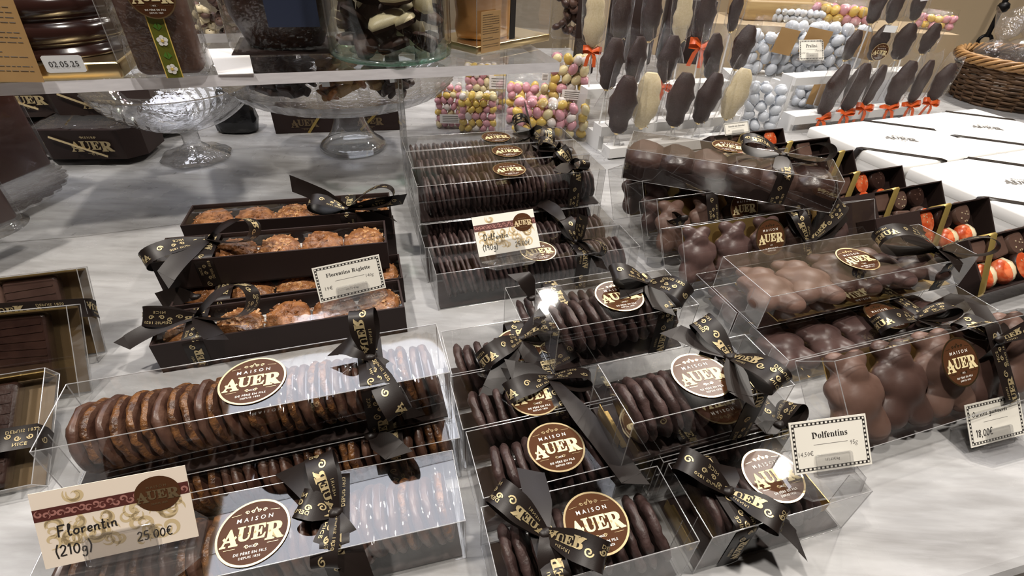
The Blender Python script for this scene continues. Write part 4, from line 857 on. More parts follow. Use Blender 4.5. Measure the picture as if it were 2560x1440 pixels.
price_card((68, 1237), (459, 1160), (497, 1340), (115, 1423), .0735, 'swirled cream price card handwritten Florentin (210g) 25.00€ at the lower left', swirl_card('Florentin', '(210g)', '25.00€'), 'card_blush', hz=.0610, hx=.50)
price_card((1175, 544), (1335, 522), (1351, 617), (1198, 643), .0715, 'swirled cream price card handwritten Dolfentin (190g) 25.00€ on the long boxes', swirl_card('Dolfentin', '(190g)', '25.00€'), 'cream_card', hz=.0610, hx=.48)
price_card((780, 667), (947, 640), (965, 719), (801, 758), .052, 'white printed price card reading Florentins Réglette 19€ with a dashed border', typed_card('Florentins Réglette', '19€', '140g', '135,71 €/kg'), hz=.0425, hx=.50)
price_card((1966, 1060), (2167, 1033), (2180, 1160), (1987, 1188), .0735, 'white printed price card reading Dolfentins 14,50€ with a dashed border', typed_card('Dolfentins', '14,50€', '95g', '152,63€/kg'), hz=.0612, hx=.40)
price_card((2410, 1013), (2548, 981), (2564, 1085), (2428, 1120), .0105, 'white price card handwritten Oursons guimauves 18,00€ standing on the marble', typed_card('', '18,00€', '', '', 'Oursons guimauves'), hz=.0003, hx=.45)
# ---------------------------------------------------------------- acrylic shelf
ZS = .240; sA, sB = at(0, 208, ZS), at(1400, 156, ZS); sx_ = (sB-sA).normalized(); sn = V((-sx_.y, sx_.x, 0)); sL = (sB-sA).length+.16; SD = .30; MS = frame(sB-sx_*sL, sx_, sn)
r = thing('acrylic_shelf', MS @ T(0, 0, -.015), 'long clear acrylic shelf with a pale front edge over the marble counter', 'shelf')
b = MB(); t = .015
b.add([(0, 0, 0), (sL, 0, 0), (sL, SD, 0), (0, SD, 0), (0, 0, t), (sL, 0, t), (sL, SD, t), (0, SD, t)], [(4, 5, 6, 7), (3, 2, 1, 0)], 0); b.obj('slab', ['acrylic_sheet'], r)
b = MB(); b.add([(0, 0, 0), (sL, 0, 0), (sL, SD, 0), (0, SD, 0), (0, 0, t), (sL, 0, t), (sL, SD, t), (0, SD, t)], [(0, 1, 5, 4), (1, 2, 6, 5), (2, 3, 7, 6), (3, 0, 4, 7)], 0); b.obj('polished_edge', ['acrylic_edge'], r)
iv = (MS @ T(0, 0, -.015)).inverted()
for px, py, y in ((1027, 507, None), (1256, 335, 1.06)):
    g = at(px, py, 0) if y is None else aty(px, py, y); g = V((g.x, g.y, 0)); l = iv @ g; h = -l.z
    b = MB(); b.box((l.x, l.y+.02, l.z+h/2), (.006, .05, h)); o = b.obj('leg', ['acrylic_sheet'], r)
    b = MB()
    for q in (-1, 1): b.box((l.x+q*.003, l.y-.005, l.z+h/2), (.0012, .0012, h))
    b.obj('leg_edge', ['plastic_fold'], o)
# things on the shelf --------------------------------------------------
def kraft(b, w, h, mi_ink=1, mi=0):
    b.box((0, 0, 0), (w, .0008, h), mi)
    rnd = random.Random(5)
    for i in range(15):
        if i in (9, 12): continue
        z = h*.42-h*.84*i/15; x0 = -w*.42; x1 = w*(.42 if i % 5 else .1)
        while x0 < x1:
            l = rnd.uniform(.04, .12)*w; l = min(l, x1-x0)
            if l > .004*w: b.box((x0+l/2, -.0006, z), (l, .0003, h*.0055), mi_ink)
            x0 += l+w*.02
def date_tag(r, M, s):
    b = MB(); w, h = .038*s, .018*s; pts = []
    for k in range(32):
        a = 2*math.pi*k/32; x = w/2*max(-1, min(1, 1.25*math.cos(a))); z = h/2*max(-1, min(1, 1.5*math.sin(a))); x += .0012*math.sin(k*3.14) ; pts.append((x, 0, z))
    b.add(pts, [tuple(range(32))[::-1]], 0); b.flat(txt('02.05.25', w=w*.74), 1, Mx(((1, 0, 0, 0), (0, 0, 1, -.0004), (0, 1, 0, 0), (0, 0, 0, 1)))); o = b.obj('date_tag', ['tag_white', 'ink'], r); o.matrix_basis = M
# ridged dark chocolate form in a clear box on a gold base
fr = at(312, 196, ZS); W_ = .225; D_ = .19; yw = math.atan2(sx_.y, sx_.x); M = T(*(fr-gx(yw)*W_/2+gn(yw)*D_/2)) @ RZ(yw)
r = thing('chocolate_centrepiece', M, 'big ridged dark chocolate piece in a clear box with gold base on the shelf', 'chocolate')
b = MB(); b.rbox((0, 0, .010), (W_, D_, .020), .004); b.obj('gold_base', ['gold_foil'], r)
b = MB(); prof = [(.02, .021)]
for i in range(86): z = .021+.30*i/85; prof.append((.084+.011*abs(math.sin(math.pi*(z-.004)/.030))**.7-.02*(i/85)**2, z))
b.lathe(prof+[(.005, .33)], 44, 0, SC(1.12, .9, 1)); b.obj('ridged_body', ['choc_glossy'], r)
b = MB(); x, y = W_/2-.001, D_/2-.001; c = [(-x, -y), (x, -y), (x, y), (-x, y)]
for i in range(4): a, d = c[i], c[(i+1) % 4]; b.add([(a[0], a[1], .02), (d[0], d[1], .02), (d[0], d[1], .34), (a[0], a[1], .34)], [(0, 1, 2, 3)], 0); b.tube([(a[0], a[1], .02), (a[0], a[1], .34)], .0006, 5, 1)
b.obj('clear_case', ['case_plastic', 'plastic_fold'], r)
p0 = M.inverted() @ onplane(52, 95, M @ V((0, -D_/2-.002, 0)), gn(yw))
b = MB(); kraft(b, .075, .095); o = b.obj('kraft_label', ['kraft_label', 'ink_grey'], r); o.matrix_basis = T(p0.x-.030, -D_/2-.004, p0.z+.0) @ RX(-.10) @ RY(.06)
p1 = M.inverted() @ onplane(160, 160, M @ V((0, -D_/2-.003, 0)), gn(yw)); date_tag(r, T(p1.x, -D_/2-.003, p1.z), 1.12)
# clear bag of brown chocolate with a daisy ribbon
fr = at(428, 196, ZS); M = T(*(fr+gn(yw)*.03)) @ RZ(yw+.05)
r = thing('daisy_ribbon_package', M, 'clear pack of brown chocolate tied with a green daisy ribbon on the shelf', 'chocolate')
b = MB(); b.rbox((0, 0, .11), (.078, .048, .215), .012); b.obj('chocolate_slab', ['choc_milk'], r)
b = MB(); b.rbox((0, 0, .115), (.092, .060, .23), .010); b.obj('clear_wrapper', ['cellophane'], r)
b = MB(); rb_w = .017; b.box((.004, -.0315, .085), (rb_w, .0006, .168), 0); b.box((-.0052, -.0318, .085), (.0012, .0006, .168), 3); b.box((.0132, -.0318, .085), (.0012, .0006, .168), 3)
for i in range(5):
    z = .012+i*.034
    for k in range(5): a = k*1.2566+.3*i; b.add([(.004+.0036*math.cos(a)+.0030*math.cos(q*.7854), -.0324, z+.0036*math.sin(a)+.0030*math.sin(q*.7854)) for q in range(8)], [tuple(range(8))[::-1]], 1)
    b.box((.004, -.0326, z), (.003, .0004, .003), 3)
    for sg in (-1, 1): b.add([(.004, -.0322, z+.012), (.004+sg*.005, -.0322, z+.016), (.004+sg*.001, -.0322, z+.021)], [(0, 1, 2)], 2)
b.obj('daisy_ribbon', ['green_ribbon', 'petal', 'leaf_print', 'almond_yellow'], r)
q = M.inverted() @ onplane(376, -12, M @ V((0, -.034, 0)), gn(yw)); sticker(r, None, .026, T(q.x, -.034, q.z) @ RX(math.pi/2))
# dark chocolate with a navy label, further back on the shelf
fr = at(690, 138, ZS); M = T(fr.x-.008, fr.y+.07, ZS) @ RZ(yw)
r = thing('wrapped_chocolate_egg', M, 'dark wrapped chocolate form with a navy label between daisy pack and jar', 'chocolate')
b = MB(); b.lathe([(.01, .002), (.060, .006), (.078, .05), (.085, .11), (.075, .18), (.045, .23), (.01, .245)], 36, 0, SC(1, .8, 1)); b.obj('chocolate_body', ['choc_dark'], r)
b = MB(); b.box((.02, -.071, .10), (.075, .001, .12)); b.obj('label', ['navy_label'], r)
b = MB(); b.rbox((0, 0, .13), (.165, .142, .26), .02); b.obj('clear_wrapper', ['cellophane'], r)
b = MB(); b.box((0, 0, .0012), (.160, .135, .002)); b.obj('base_card', ['dark_board'], r)
# thin white sheet lying flat on the shelf
qd = [at(*p, ZS+.0012) for p in ((545, 186), (634, 183), (620, 120), (520, 122))]
b = MB(); lo = [v-UP*.0008 for v in qd]; b.add(qd+lo, [(0, 1, 2, 3), (7, 6, 5, 4), (0, 4, 5, 1), (1, 5, 6, 2), (2, 6, 7, 3), (3, 7, 4, 0)])
tag(b.obj('white_sheet', ['white_paper']), 'thin white sheet lying on the acrylic shelf beside the daisy pack', 'paper')
# glass jar of chocolate shards
fr = at(944, 172, ZS); jr = .098; M = T(fr.x, fr.y+jr, ZS+.0005) @ RZ(.2); MJ = M
r = thing('glass_jar', M, 'round greenish glass jar full of broken chocolate pieces on the shelf', 'jar')
b = MB(); b.lathe([(.02, .0), (jr*.86, .0), (jr*.96, .002), (jr, .008)], 56, 1); b.lathe([(jr, .008), (jr*1.0, .03), (jr*.99, .20), (jr*.97, .26)], 56, 0); b.lathe([(.01, .007), (jr*.85, .007), (jr*.95, .012), (jr*.965, .03), (jr*.96, .26)], 56, 0); b.obj('jar_body', ['jar_glass', 'jar_green'], r)
b = MB(); b.lathe([(jr*.92, .001), (jr*.99, .0045), (jr*.93, .008)], 56, 0); b.obj('thick_base', ['jar_green'], r)
def shard(seed, mats):
    rnd = random.Random(seed); b = MB(); n = 9; rings = []; rr = [rnd.uniform(.65, 1.15) for _ in range(n)]
    for k, z in ((.0, -.30), (.85, -.28), (1., -.05), (.95, .16), (.5, .30), (.02, .33)):
        rings.append([(k*rr[j]*math.cos(2*math.pi*j/n), .62*k*rr[j]*math.sin(2*math.pi*j/n), z+.22*math.cos(2*math.pi*j/n)*k) for j in range(n)])
    b.loft(rings, 0); b.loft(rings[:3], 1); return b.mesh('chocolate_shard', mats)
SH = [shard(s, m) for s, m in ((1, ['choc_deep', 'choc_deep']), (2, ['choc_dark', 'choc_dark']), (3, ['choc_milk', 'choc_milk']), (4, ['choc_deep', 'white_choc']), (5, ['white_choc', 'choc_milk']), (6, ['choc_dark', 'choc_deep']))]
rnd = random.Random(11); k = 0
for lay in range(6):
    for j in range(14):
        a = j*.70+lay*.37+rnd.uniform(-.15, .15); q = jr*(rnd.uniform(.60, .68) if j < 9 else rnd.uniform(.15, .32)); i = rnd.choice((0, 0, 1, 1, 2, 2, 3, 5, 0, 4)) if not (lay in (1, 2) and j in (6, 7)) else 4
        put('chocolate_shard', SH[i], MJ @ T(q*math.cos(a), q*math.sin(a), .026+lay*.034) @ Euler((rnd.uniform(-.8, .8), rnd.uniform(-.8, .8), rnd.uniform(0, 6.3))).to_matrix().to_4x4() @ SC(.031, .031, .028), 'broken piece of '+('pale' if i == 4 else 'dark' if i in (1, 5) else 'brown')+' chocolate inside the glass jar', 'chocolate', 'chocolate pieces in the jar')
# gold coloured chocolate bust in a clear box on a gold tray
c0, cl, cr = at(1192, 138, ZS), at(1115, 97, ZS), at(1446, 88, ZS); ang2 = math.atan2((cr-c0).y, (cr-c0).x); W2 = .20; D2 = .12; M = T(*(c0+gx(ang2)*W2/2+gn(ang2)*D2/2+UP*.0005)) @ RZ(ang2)
r = thing('gold_chocolate_figure', M, 'golden caramel chocolate figure in a clear case on a gold tray, kraft label in front', 'chocolate')
b = MB(); b.rbox((0, 0, .006), (W2, D2, .012), .002); b.obj('gold_tray', ['gold_foil'], r)
b = MB(); b.lathe([(.02, .013), (.056, .014), (.062, .03), (.060, .05), (.066, .08), (.080, .12), (.086, .16), (.075, .21), (.03, .24)], 40, 0, T(-.02, 0, 0) @ SC(1, .62, 1), lambda i, a: .05*math.sin(3*a+i*.6)+.03*math.sin(5*a)); b.obj('figure', ['gold_choc'], r)
b = MB(); x, y = W2/2-.002, D2/2-.002; c = [(-x, -y), (x, -y), (x, y), (-x, y)]
for i in range(4): a, d = c[i], c[(i+1) % 4]; b.add([(a[0], a[1], .012), (d[0], d[1], .012), (d[0], d[1], .26), (a[0], a[1], .26)], [(0, 1, 2, 3)], 0); b.tube([(a[0], a[1], .012), (a[0], a[1], .26)], .0006, 5, 1)
b.obj('clear_case', ['clear_plastic', 'plastic_fold'], r)
b = MB()
for xx, yy in ((-W2/2+.002, D2*.25), (W2*.16, D2/2)): b.box((xx, yy, .135), (.013, .003, .25))
b.box((-.012, -D2/2-.001, .14), (.014, .001, .25)); b.obj('ribbon', ['satin_ribbon'], r)
p0 = M.inverted() @ onplane(1226, 79, M @ V((0, -D2/2-.003, 0)), gn(ang2)); b = MB(); kraft(b, .047, .062); o = b.obj('kraft_label', ['kraft_label', 'ink'], r); o.matrix_basis = T(p0.x, -D2/2-.004, p0.z)
# ---------------------------------------------------------------- below the shelf: silver tray of dark boxes
tc = at(240, 322, 0); tr = (at(455, 322, 0)-tc).length
r = thing('silver_tray', T(tc.x, tc.y, 0), 'round silver tray with a beaded rim under the dark boxes', 'tray')
b = MB(); b.lathe([(.01, .002), (tr*.9, .002), (tr*.96, .006), (tr, .014), (tr*1.005, .012), (tr*.95, .0), (tr*.5, .0)], 90, 0, None, lambda i, a: .006*math.cos(45*a) if i in (3, 4) else 0); b.obj('tray_body', ['silver'], r)
b = MB()
for k in range(90): a = 2*math.pi*k/90; b.lathe([(.0005, -.003), (.0032, 0), (.0005, .003)], 6, 0, T(tr*math.cos(a), tr*math.sin(a), .014))
b.obj('beaded_rim', ['silver'], r)
def cut_box(M, w, d, h, label, open_top=False, logo=True, cord=True, name='chocolate_box'):
    r = thing(name, M, label, 'box', 'dark boxes on the silver tray'); c = .028
    ring = [(-w/2+c, -d/2), (w/2-c, -d/2), (w/2, -d/2+c), (w/2, d/2-c), (w/2-c, d/2), (-w/2+c, d/2), (-w/2, d/2-c), (-w/2, -d/2+c)]; b = MB()
    b.loft([[(x*.97, y*.97, 0) for x, y in ring], [(x, y, h) for x, y in ring]], 0, True, None, False, False); b.poly([(x*.97, y*.97, 0) for x, y in ring][::-1]); b.poly([(x*.985, y*.985, h-(.010 if open_top else 0)) for x, y in ring]); b.obj('box_body', ['dark_board'], r)
    if open_top:
        b = MB(); g = 18; rows = [[(-w/2*.93+w*.93*i/g, -d/2*.9+d*.9*j/8, h+.001+.002*math.sin(math.pi*i/g)*math.sin(math.pi*j/8)-.006*abs(nz(i*.9, j*.9, 1))*0+.003*nz(i*.9, j*.9, 1)) for i in range(g+1)] for j in range(9)]; b.loft(rows, 0, False); b.obj('clear_wrap', ['crinkled_cellophane'], r)
    fm = Mx(((1, 0, 0, 0), (0, 0, -1, -d/2-.0022), (0, 1, 0, h*.5), (0, 0, 0, 1)))
    if logo: b = MB(); b.flat(move(LOGO, 0, 0, h*.30), 0, fm @ T(.015, 0, 0) @ T(0, 0, .0006) @ SC(1.1, 1, 1)); b.obj('logo_print', ['gold_print'], r)
    if cord:
        b = MB(); b.box((0, 0, .0012), (w*.50, .0042, .001), 0, fm @ T(-.008, -.002, 0) @ RZ(-.42)); b.box((0, d*.1, h+.0012), (.0035, d*.8, .001), 0, T(-w*.23, 0, 0) @ RZ(.3)); b.obj('gold_cord', ['gold_foil'], r)
    return r
b0 = at(215, 398, .0145); yt = math.atan2(.3, .9)*.45
cut_box(T(b0.x, b0.y+.064, .0145) @ RZ(yt), .195, .13, .058, 'open dark box in clear wrap with gold cord, front of the silver tray', True)
b1 = at(233, 290, .0745); cut_box(T(b1.x, b1.y+.052, .0745) @ RZ(yt), .20, .10, .050, 'dark box with gold cord resting on the open wrapped box')
b2 = at(60, 284, .0745); cut_box(T(b2.x-.015, b2.y+.058, .0745) @ RZ(yt+.1), .16, .11, .052, 'dark box with gold cord behind the tall brown package at left')
b5 = at(62, 300, .02); cut_box(T(b5.x-.015, b5.y+.09, .0145) @ RZ(yt+.1), .17, .11, .058, 'dark box at the bottom of the rear stack on the silver tray', False, False, False)
b3 = at(330, 345, .014); cut_box(T(b3.x+.02, b3.y+.075, .0145) @ RZ(.8), .13, .10, .060, 'dark cut-corner box turned sideways on the silver tray', False, False, True)
for q, lab in (((372, 338), 'small rounded dark chocolate block on the silver tray, left of two'), ((408, 326), 'small rounded dark chocolate block on the silver tray, right of two')):
    g = at(q[0], q[1], .014); b = MB(); b.rbox((0, 0, .024), (.045, .05, .048), .014); tag(b.obj('chocolate_block', ['choc_dark'], None, T(g.x+.012, g.y+.03, .0145) @ RZ(.7)), lab, 'chocolate')
# cut glass footed bowl
g = at(494, 392, 0); r = thing('footed_bowl', T(g.x, g.y, .0004), 'cut-glass footed bowl with an octagonal foot under the shelf', 'bowl')
b = MB(); n = 64; rings = []
for rr, z, oc in ((.004, .0, 1), (.066, .0, 1), (.069, .004, 1), (.064, .009, 1), (.030, .018, .6), (.0165, .030, .2), (.0155, .050, 0), (.022, .060, 0)):
    rings.append([(rr*(1-oc*.07*(1-math.cos(4*(2*math.pi*j/n)*2))/2)*math.cos(2*math.pi*j/n), rr*(1-oc*.07*(1-math.cos(8*(2*math.pi*j/n)))/2)*math.sin(2*math.pi*j/n), z) for j in range(n)])
b.loft(rings, 0, sm=False); b.obj('foot', ['cut_glass'], r)
b = MB(); n = 72
dia = lambda i, a: .022*(1 if (i+int(a/(2*math.pi)*n+.5)) % 2 else -1)
b.lathe([(.022, .060), (.034, .063), (.052, .068), (.070, .075), (.086, .083), (.100, .092), (.113, .102), (.124, .113), (.133, .125), (.140, .137), (.146, .148)], n, 0, None, dia, False)
b.lathe([(.004, .068), (.045, .072), (.085, .089), (.115, .110), (.134, .136), (.141, .150), (.146, .148)], n, 0); b.obj('bowl_body', ['cut_glass'], r)
# footed cake stand with bags
g = at(861, 398, 0); CS = V((g.x, g.y+.071, 0)); r = thing('cake_stand', T(CS.x, CS.y, .0004), 'clear glass cake stand with a scalloped plate and round foot', 'cake stand')
b = MB(); b.lathe([(.004, .0), (.069, .0), (.0725, .004), (.0715, .010), (.066, .014), (.053, .024), (.042, .040), (.034, .060), (.029, .082), (.028, .104), (.034, .112)], 56, 0); b.obj('foot', ['clear_glass'], r)
b = MB(); b.lathe([(.060, .0135), (.067, .0125), (.069, .006), (.060, .004)], 56, 0); b.obj('foot_ring', ['cut_glass'], r)
b = MB(); sc_ = lambda i, a: (.018*abs(math.cos(22*a)) if i in (3, 4, 5) else 0)
b.lathe([(.03, .112), (.14, .116), (.185, .124), (.205, .134), (.222, .150), (.226, .154), (.200, .136), (.14, .121), (.01, .120)], 176, 0, None, sc_, False); b.obj('plate', ['cut_glass'], r)
def pouch(name, M, w, d, h, label, cat, group, mat='cellophane', top=.16, body=None):
    """flat-topped clear bag: pillow body that closes to a crimped seam"""
    r = thing(name, M, label, cat, group); rings = []
    for k, (kw, kd) in ((0, (.90, .80)), (.04, (1, 1)), (.5, (1, 1)), (.80, (.98, .62)), (.93, (.98, .10)), (1., (1, .02))):
        rings.append([(w/2*kw*(abs(math.cos(a))**.5)*(1 if math.cos(a) > 0 else -1), d/2*kd*(abs(math.sin(a))**.6)*(1 if math.sin(a) > 0 else -1)+.002*nz(k*9, a*2, w*50), h*k+.004*nz(a, k*3, h*20)*(1 if k > .9 else 0)) for a in [2*math.pi*j/24 for j in range(24)]])
    b = MB(); b.loft(rings, 0); b.poly(rings[0][::-1]); b.obj('clear_bag', [mat], r); return r
for i, (px, py, w_, h_, mats) in enumerate(((690, 268, .10, .12, ['choc_dark', 'choc_deep']), (775, 272, .11, .13, ['choc_dark', 'choc_dark']), (858, 275, .10, .13, ['caramel_dark', 'kraft_label']), (935, 262, .085, .12, ['choc_deep', 'kraft_label']), (985, 245, .08, .11, ['choc_dark', 'choc_deep']), (640, 250, .07, .10, ['choc_deep', 'choc_dark']))):
    q = onplane(px, py, V((0, CS.y-.10+(.012 if i % 2 else 0), 0)), V((0, 1, 0))); M = T(q.x, CS.y-.085+(.05 if i in (3, 4, 5) else .0), .1250) @ RZ(.2+.1*i)
    lab = ['bag of dark chocolate pieces on the cake stand, second from left', 'bag of dark chocolates at the centre of the cake stand plate', 'bag of caramel-coloured pieces on the cake stand beside the centre one', 'bag of chocolate with a brown label on the cake stand', 'bag of dark chocolates at the right end of the cake stand', 'bag of chocolates at the left end of the cake stand'][i]
    rr_ = pouch('chocolate_bag', M, w_, .045, h_, lab, 'bag', 'bags on the cake stand')
    b = MB(); rnd = random.Random(i)
    for k in range(26): b.rbox((0, 0, 0), (rnd.uniform(.026, .044), rnd.uniform(.018, .030), rnd.uniform(.006, .014)), .005, k % 2, T(rnd.uniform(-.34, .34)*w_, rnd.uniform(-.010, .010), .014+.70*h_*(k/26)) @ Euler((rnd.uniform(-.9, .9), rnd.uniform(-.9, .9), rnd.uniform(0, 3))).to_matrix().to_4x4())
    o = b.obj('chocolate_filling', mats, rr_); o['kind'] = 'stuff'
    b = MB(); b.box((w_*.30*(1 if i % 2 else -1), -.0245, .045), (.014, .0006, .016)); b.obj('white_label', ['tag_white'], rr_)
# dark box behind the stand
p, q = at(690, 335, 0), at(1000, 325, 0); M = frame((p+q)/2, q-p, V((-(q-p).y, (q-p).x, 0))) @ T(0, .035, .0004); bl = (q-p).length
r = thing('chocolate_box', M, 'long dark box with two gold logos behind the cake stand', 'box'); b = MB(); b.box((0, 0, .026), (bl, .07, .052)); b.obj('box_body', ['dark_board'], r)
fm = Mx(((1, 0, 0, 0), (0, 0, -1, -.0358), (0, 1, 0, .024), (0, 0, 0, 1)))
for s in (-1, 1):
    b = MB(); b.flat(move(LOGO, 0, 0, .0155), 0, fm @ T(s*bl*.26, 0, 0)); b.obj('logo_print', ['dim_gold'], r)
    b = MB(); b.box((0, 0, .0004), (.062, .0055, .001), 0, fm @ T(s*bl*.26+(-.002 if s > 0 else .024), 0, 0) @ RZ(.9 if s < 0 else .75)); b.obj('gold_cord', ['gold_band'], r)
# crumpled black bag
g = at(583, 338, 0); b = MB(); n = 20; rings = []
for k, (rw, z) in enumerate(((.030, .0), (.040, .004), (.043, .03), (.040, .06), (.026, .085), (.012, .10), (.010, .115))):
    rings.append([(rw*1.1*(abs(math.cos(a))**.7)*(1 if math.cos(a) > 0 else -1)+.006*nz(a*2, k, 3)+(-.006 if k > 4 else 0), rw*.7*(abs(math.sin(a))**.7)*(1 if math.sin(a) > 0 else -1)+.006*nz(a*2, k, 9), z+.006*nz(a*1.5, k*.5, 1)*(k > 1)) for a in [2*math.pi*j/n for j in range(n)]])
b.loft(rings, 0, caps=True); tag(b.obj('black_pouch', ['black_bag'], None, T(g.x, g.y+.03, .0005) @ RZ(.15)), 'small crumpled black pouch on the marble between footed bowl and cake stand', 'bag')
# tall brown package on a scalloped glass plate at the left edge
pc = at(-95, 500, .05); pr = (at(160, 470, .05)-pc).length; r = thing('scalloped_plate', T(pc.x, pc.y, .0), 'scalloped pressed-glass plate at the left edge under a brown package', 'plate')
b = MB(); b.lathe([(.01, .0), (.06, .0), (.05, .010), (.02, .02), (.02, .035), (.06, .042), (pr*.6, .046), (pr*.82, .050), (pr, .056), (pr*1.01, .060), (pr*.82, .055), (pr*.6, .051), (.01, .049)], 150, 0, None, lambda i, a: (.05*abs(math.sin(17*a)) if i in (8, 9) else .02*abs(math.sin(17*a)) if i in (7, 10) else 0), False); b.obj('plate_body', ['cut_glass'], r)
for (qa, qb, zb, hh, th_, lab) in (((20, 463), (143, 412), .0585, .145, .070, 'tall clear-wrapped reddish brown chocolate package at the left edge, rear of two'), ((-90, 606), (62, 546), .0585, .105, .060, 'clear-wrapped brown chocolate package at the left edge, front of two')):
    q0, q1 = at(qa[0], qa[1], zb), at(qb[0], qb[1], zb); xx = q1-q0; pw = xx.length+.03; M = frame(q1-xx.normalized()*pw/2, xx, V((-xx.y, xx.x, 0)))
    r = thing('brown_package', M, lab, 'chocolate')
    b = MB(); b.rbox((0, th_/2, hh/2), (pw-.006, th_-.006, hh-.004), .006, 0); b.obj('chocolate_slab', ['choc_red'], r)
    b = MB(); b.rbox((0, th_/2, hh/2+.003), (pw, th_, hh+.006), .005, 0); b.obj('clear_wrapper', ['case_plastic'], r)
# ---------------------------------------------------------------- bags of sugared almonds
def almond(name, mat, k=1.):
    b = MB(); b.lathe([(.04, -1.25), (.45, -1.12), (.80, -.75), (.98, -.15), (.97, .35), (.75, .88), (.42, 1.15), (.04, 1.25)], 12, 0); return b.mesh(name, [mat])
ALM = [almond('sugared_almond', m) for m in ('almond_yellow', 'almond_pale', 'almond_pink', 'almond_white', 'almond_yellow', 'almond_pink')]
EGG = almond('sugared_egg', 'egg_grey')
REST = {'a': MB(), 'e': MB()}; SHOWN = {'a': 0, 'e': 0}; MIX = ['almond_yellow', 'almond_pale', 'almond_pink', 'almond_white']
def candy_bag(x0, x1, yb, yt, y, label, short, r, meshes, name='almond_bag', fill=.80, tagp=None, cat='bag', brown=None, group='bags of sugared almonds', lean=0., iname='sugared_almond', word='sugared almond', cap=None, colours=('yellow', 'pale yellow', 'pink', 'white', 'yellow', 'pink'), z0=None):
    """a clear pouch of sweets standing at depth y, spanning pixels x0..x1 and yb..yt; the sweets that press against its front are separate"""
    p = aty((x0+x1)/2, yb, y); pt = aty((x0+x1)/2, yt, y); z0 = (p.z if p.z > .1 else .0006) if z0 is None else z0; w = (aty(x1, (yb+yt)/2, y)-aty(x0, (yb+yt)/2, y)).length*1.04; h = pt.z-z0; d = min(.075, w*.7)
    M = T(p.x, y+d/2, z0) @ RZ(-math.atan2(p.x, y)*.6) @ RY(lean); b_ = pouch(name, M, w, d, h, label, cat, group)
    pit = r*1.66; key = 'e' if meshes[0] is EGG else 'a'; nx = max(2, round((w-r*1.2)/pit)); ny = max(2, int((h*fill)/pit))
    lim = {'a': 285, 'e': 200}[key]
    for lay in (0, 1):
        for j in range(ny):
            for i in range(nx):
                x = -(w-2.1*r)/2+(w-2.1*r)*(i+(.25 if j % 2 else -.25)*(.9 if 0 < i < nx-1 else .3))/max(1, nx-1); z = r*1.1+j*pit+random.uniform(-.15, .15)*r
                if z > h*.93-r: continue
                yy = -d*.40+r*1.0+random.uniform(0, r*.35)+lay*r*1.75+(r*.8 if z > h*.72 else 0)
                E3 = Euler((random.uniform(-.7, .7), random.uniform(0, 3), random.uniform(-.6, .6))).to_matrix().to_4x4(); Q = M @ T(x, yy, z) @ E3 @ SC(r*.90, r*.90, r*.90); k = random.randrange(len(meshes))
                if lay == 0 and SHOWN[key] < lim and (cap is None or j*nx+i < cap):
                    SHOWN[key] += 1; put(iname, meshes[k], Q, (colours[k]+' ' if len(meshes) > 1 else '')+word+' inside the '+short, 'sweet', word+'s in the '+short)
                else: REST[key].lathe([(.04, -1.25), (.80, -.75), (.97, .2), (.6, 1.0), (.04, 1.25)], 8, random.randrange(4) if key == 'a' else 0, Q)
    if tagp:
        b = MB(); b.box((tagp[0]*w, -d/2-.0015, tagp[1]*h), (tagp[2]*w, .0006, tagp[3]*h), 0)
        for i in range(4): b.box((tagp[0]*w, -d/2-.0022, tagp[1]*h+tagp[3]*h*(.3-.2*i)), (tagp[2]*w*.75, .0003, tagp[3]*h*.05), 1)
        b.obj('label', ['white_paper', 'ink_grey'], b_)
    if brown:
        b = MB(); b.box((brown[0]*w, -d/2-.002, brown[1]*h), (brown[2]*w, .0008, brown[3]*h), 0, RY(brown[4])); b.obj('kraft_label', ['kraft_label'], b_)
    return b_
candy_bag(1088, 1155, 328, 195, 1.22, 'narrow bag of yellow and pink sugared almonds, leftmost under the shelf', 'leftmost almond bag', .0085, ALM, fill=.86, tagp=(.05, .22, .75, .18))
candy_bag(1145, 1238, 332, 205, 1.19, 'bag of sugared almonds second from left, in front of the tall acrylic edge', 'second almond bag', .0092, ALM, fill=.78)
candy_bag(1282, 1412, 328, 243, 1.18, 'wide low bag of larger sugared almonds behind the rear dolfentin bow', 'wide low almond bag', .0125, ALM, fill=.84)
candy_bag(1263, 1368, 318, 175, 1.27, 'bag of sugared almonds standing behind the wide low bag', 'almond bag behind the wide one', .0115, ALM, fill=.74, tagp=(.36, .90, .14, .12))
candy_bag(1364, 1462, 322, 100, 1.26, 'tallest bag of large sugared almonds, tied with an orange bow', 'tall almond bag with the orange bow', .0125, ALM, fill=.88, tagp=(.10, .42, .5, .11))
candy_bag(1415, 1468, 338, 240, 1.18, 'small bag of sugared almonds beside the white lollipop stand', 'small almond bag beside the stand', .0115, ALM, fill=.80)
candy_bag(1160, 1262, 245, 120, 1.36, 'bag of sugared almonds seen through the acrylic shelf', 'almond bag seen through the shelf', .0100, ALM, fill=.8, cap=40, tagp=(.3, .5, .4, .2))
candy_bag(1858, 1946, 330, 188, 1.30, 'tall bag of pale grey sugared eggs between the two lollipop stands', 'tall grey egg bag', .0135, [EGG], 'egg_bag', .82, group='bags of grey sugared eggs', iname='sugared_egg', word='pale grey sugared egg')
r = thing('riser', T(.865, 1.705, 0) @ RZ(-.05), 'white riser under the row of brown-labelled egg bags', 'riser'); b = MB(); b.box((0, 0, .030), (.42, .10, .060)); b.obj('riser_body', ['white_paint'], r)
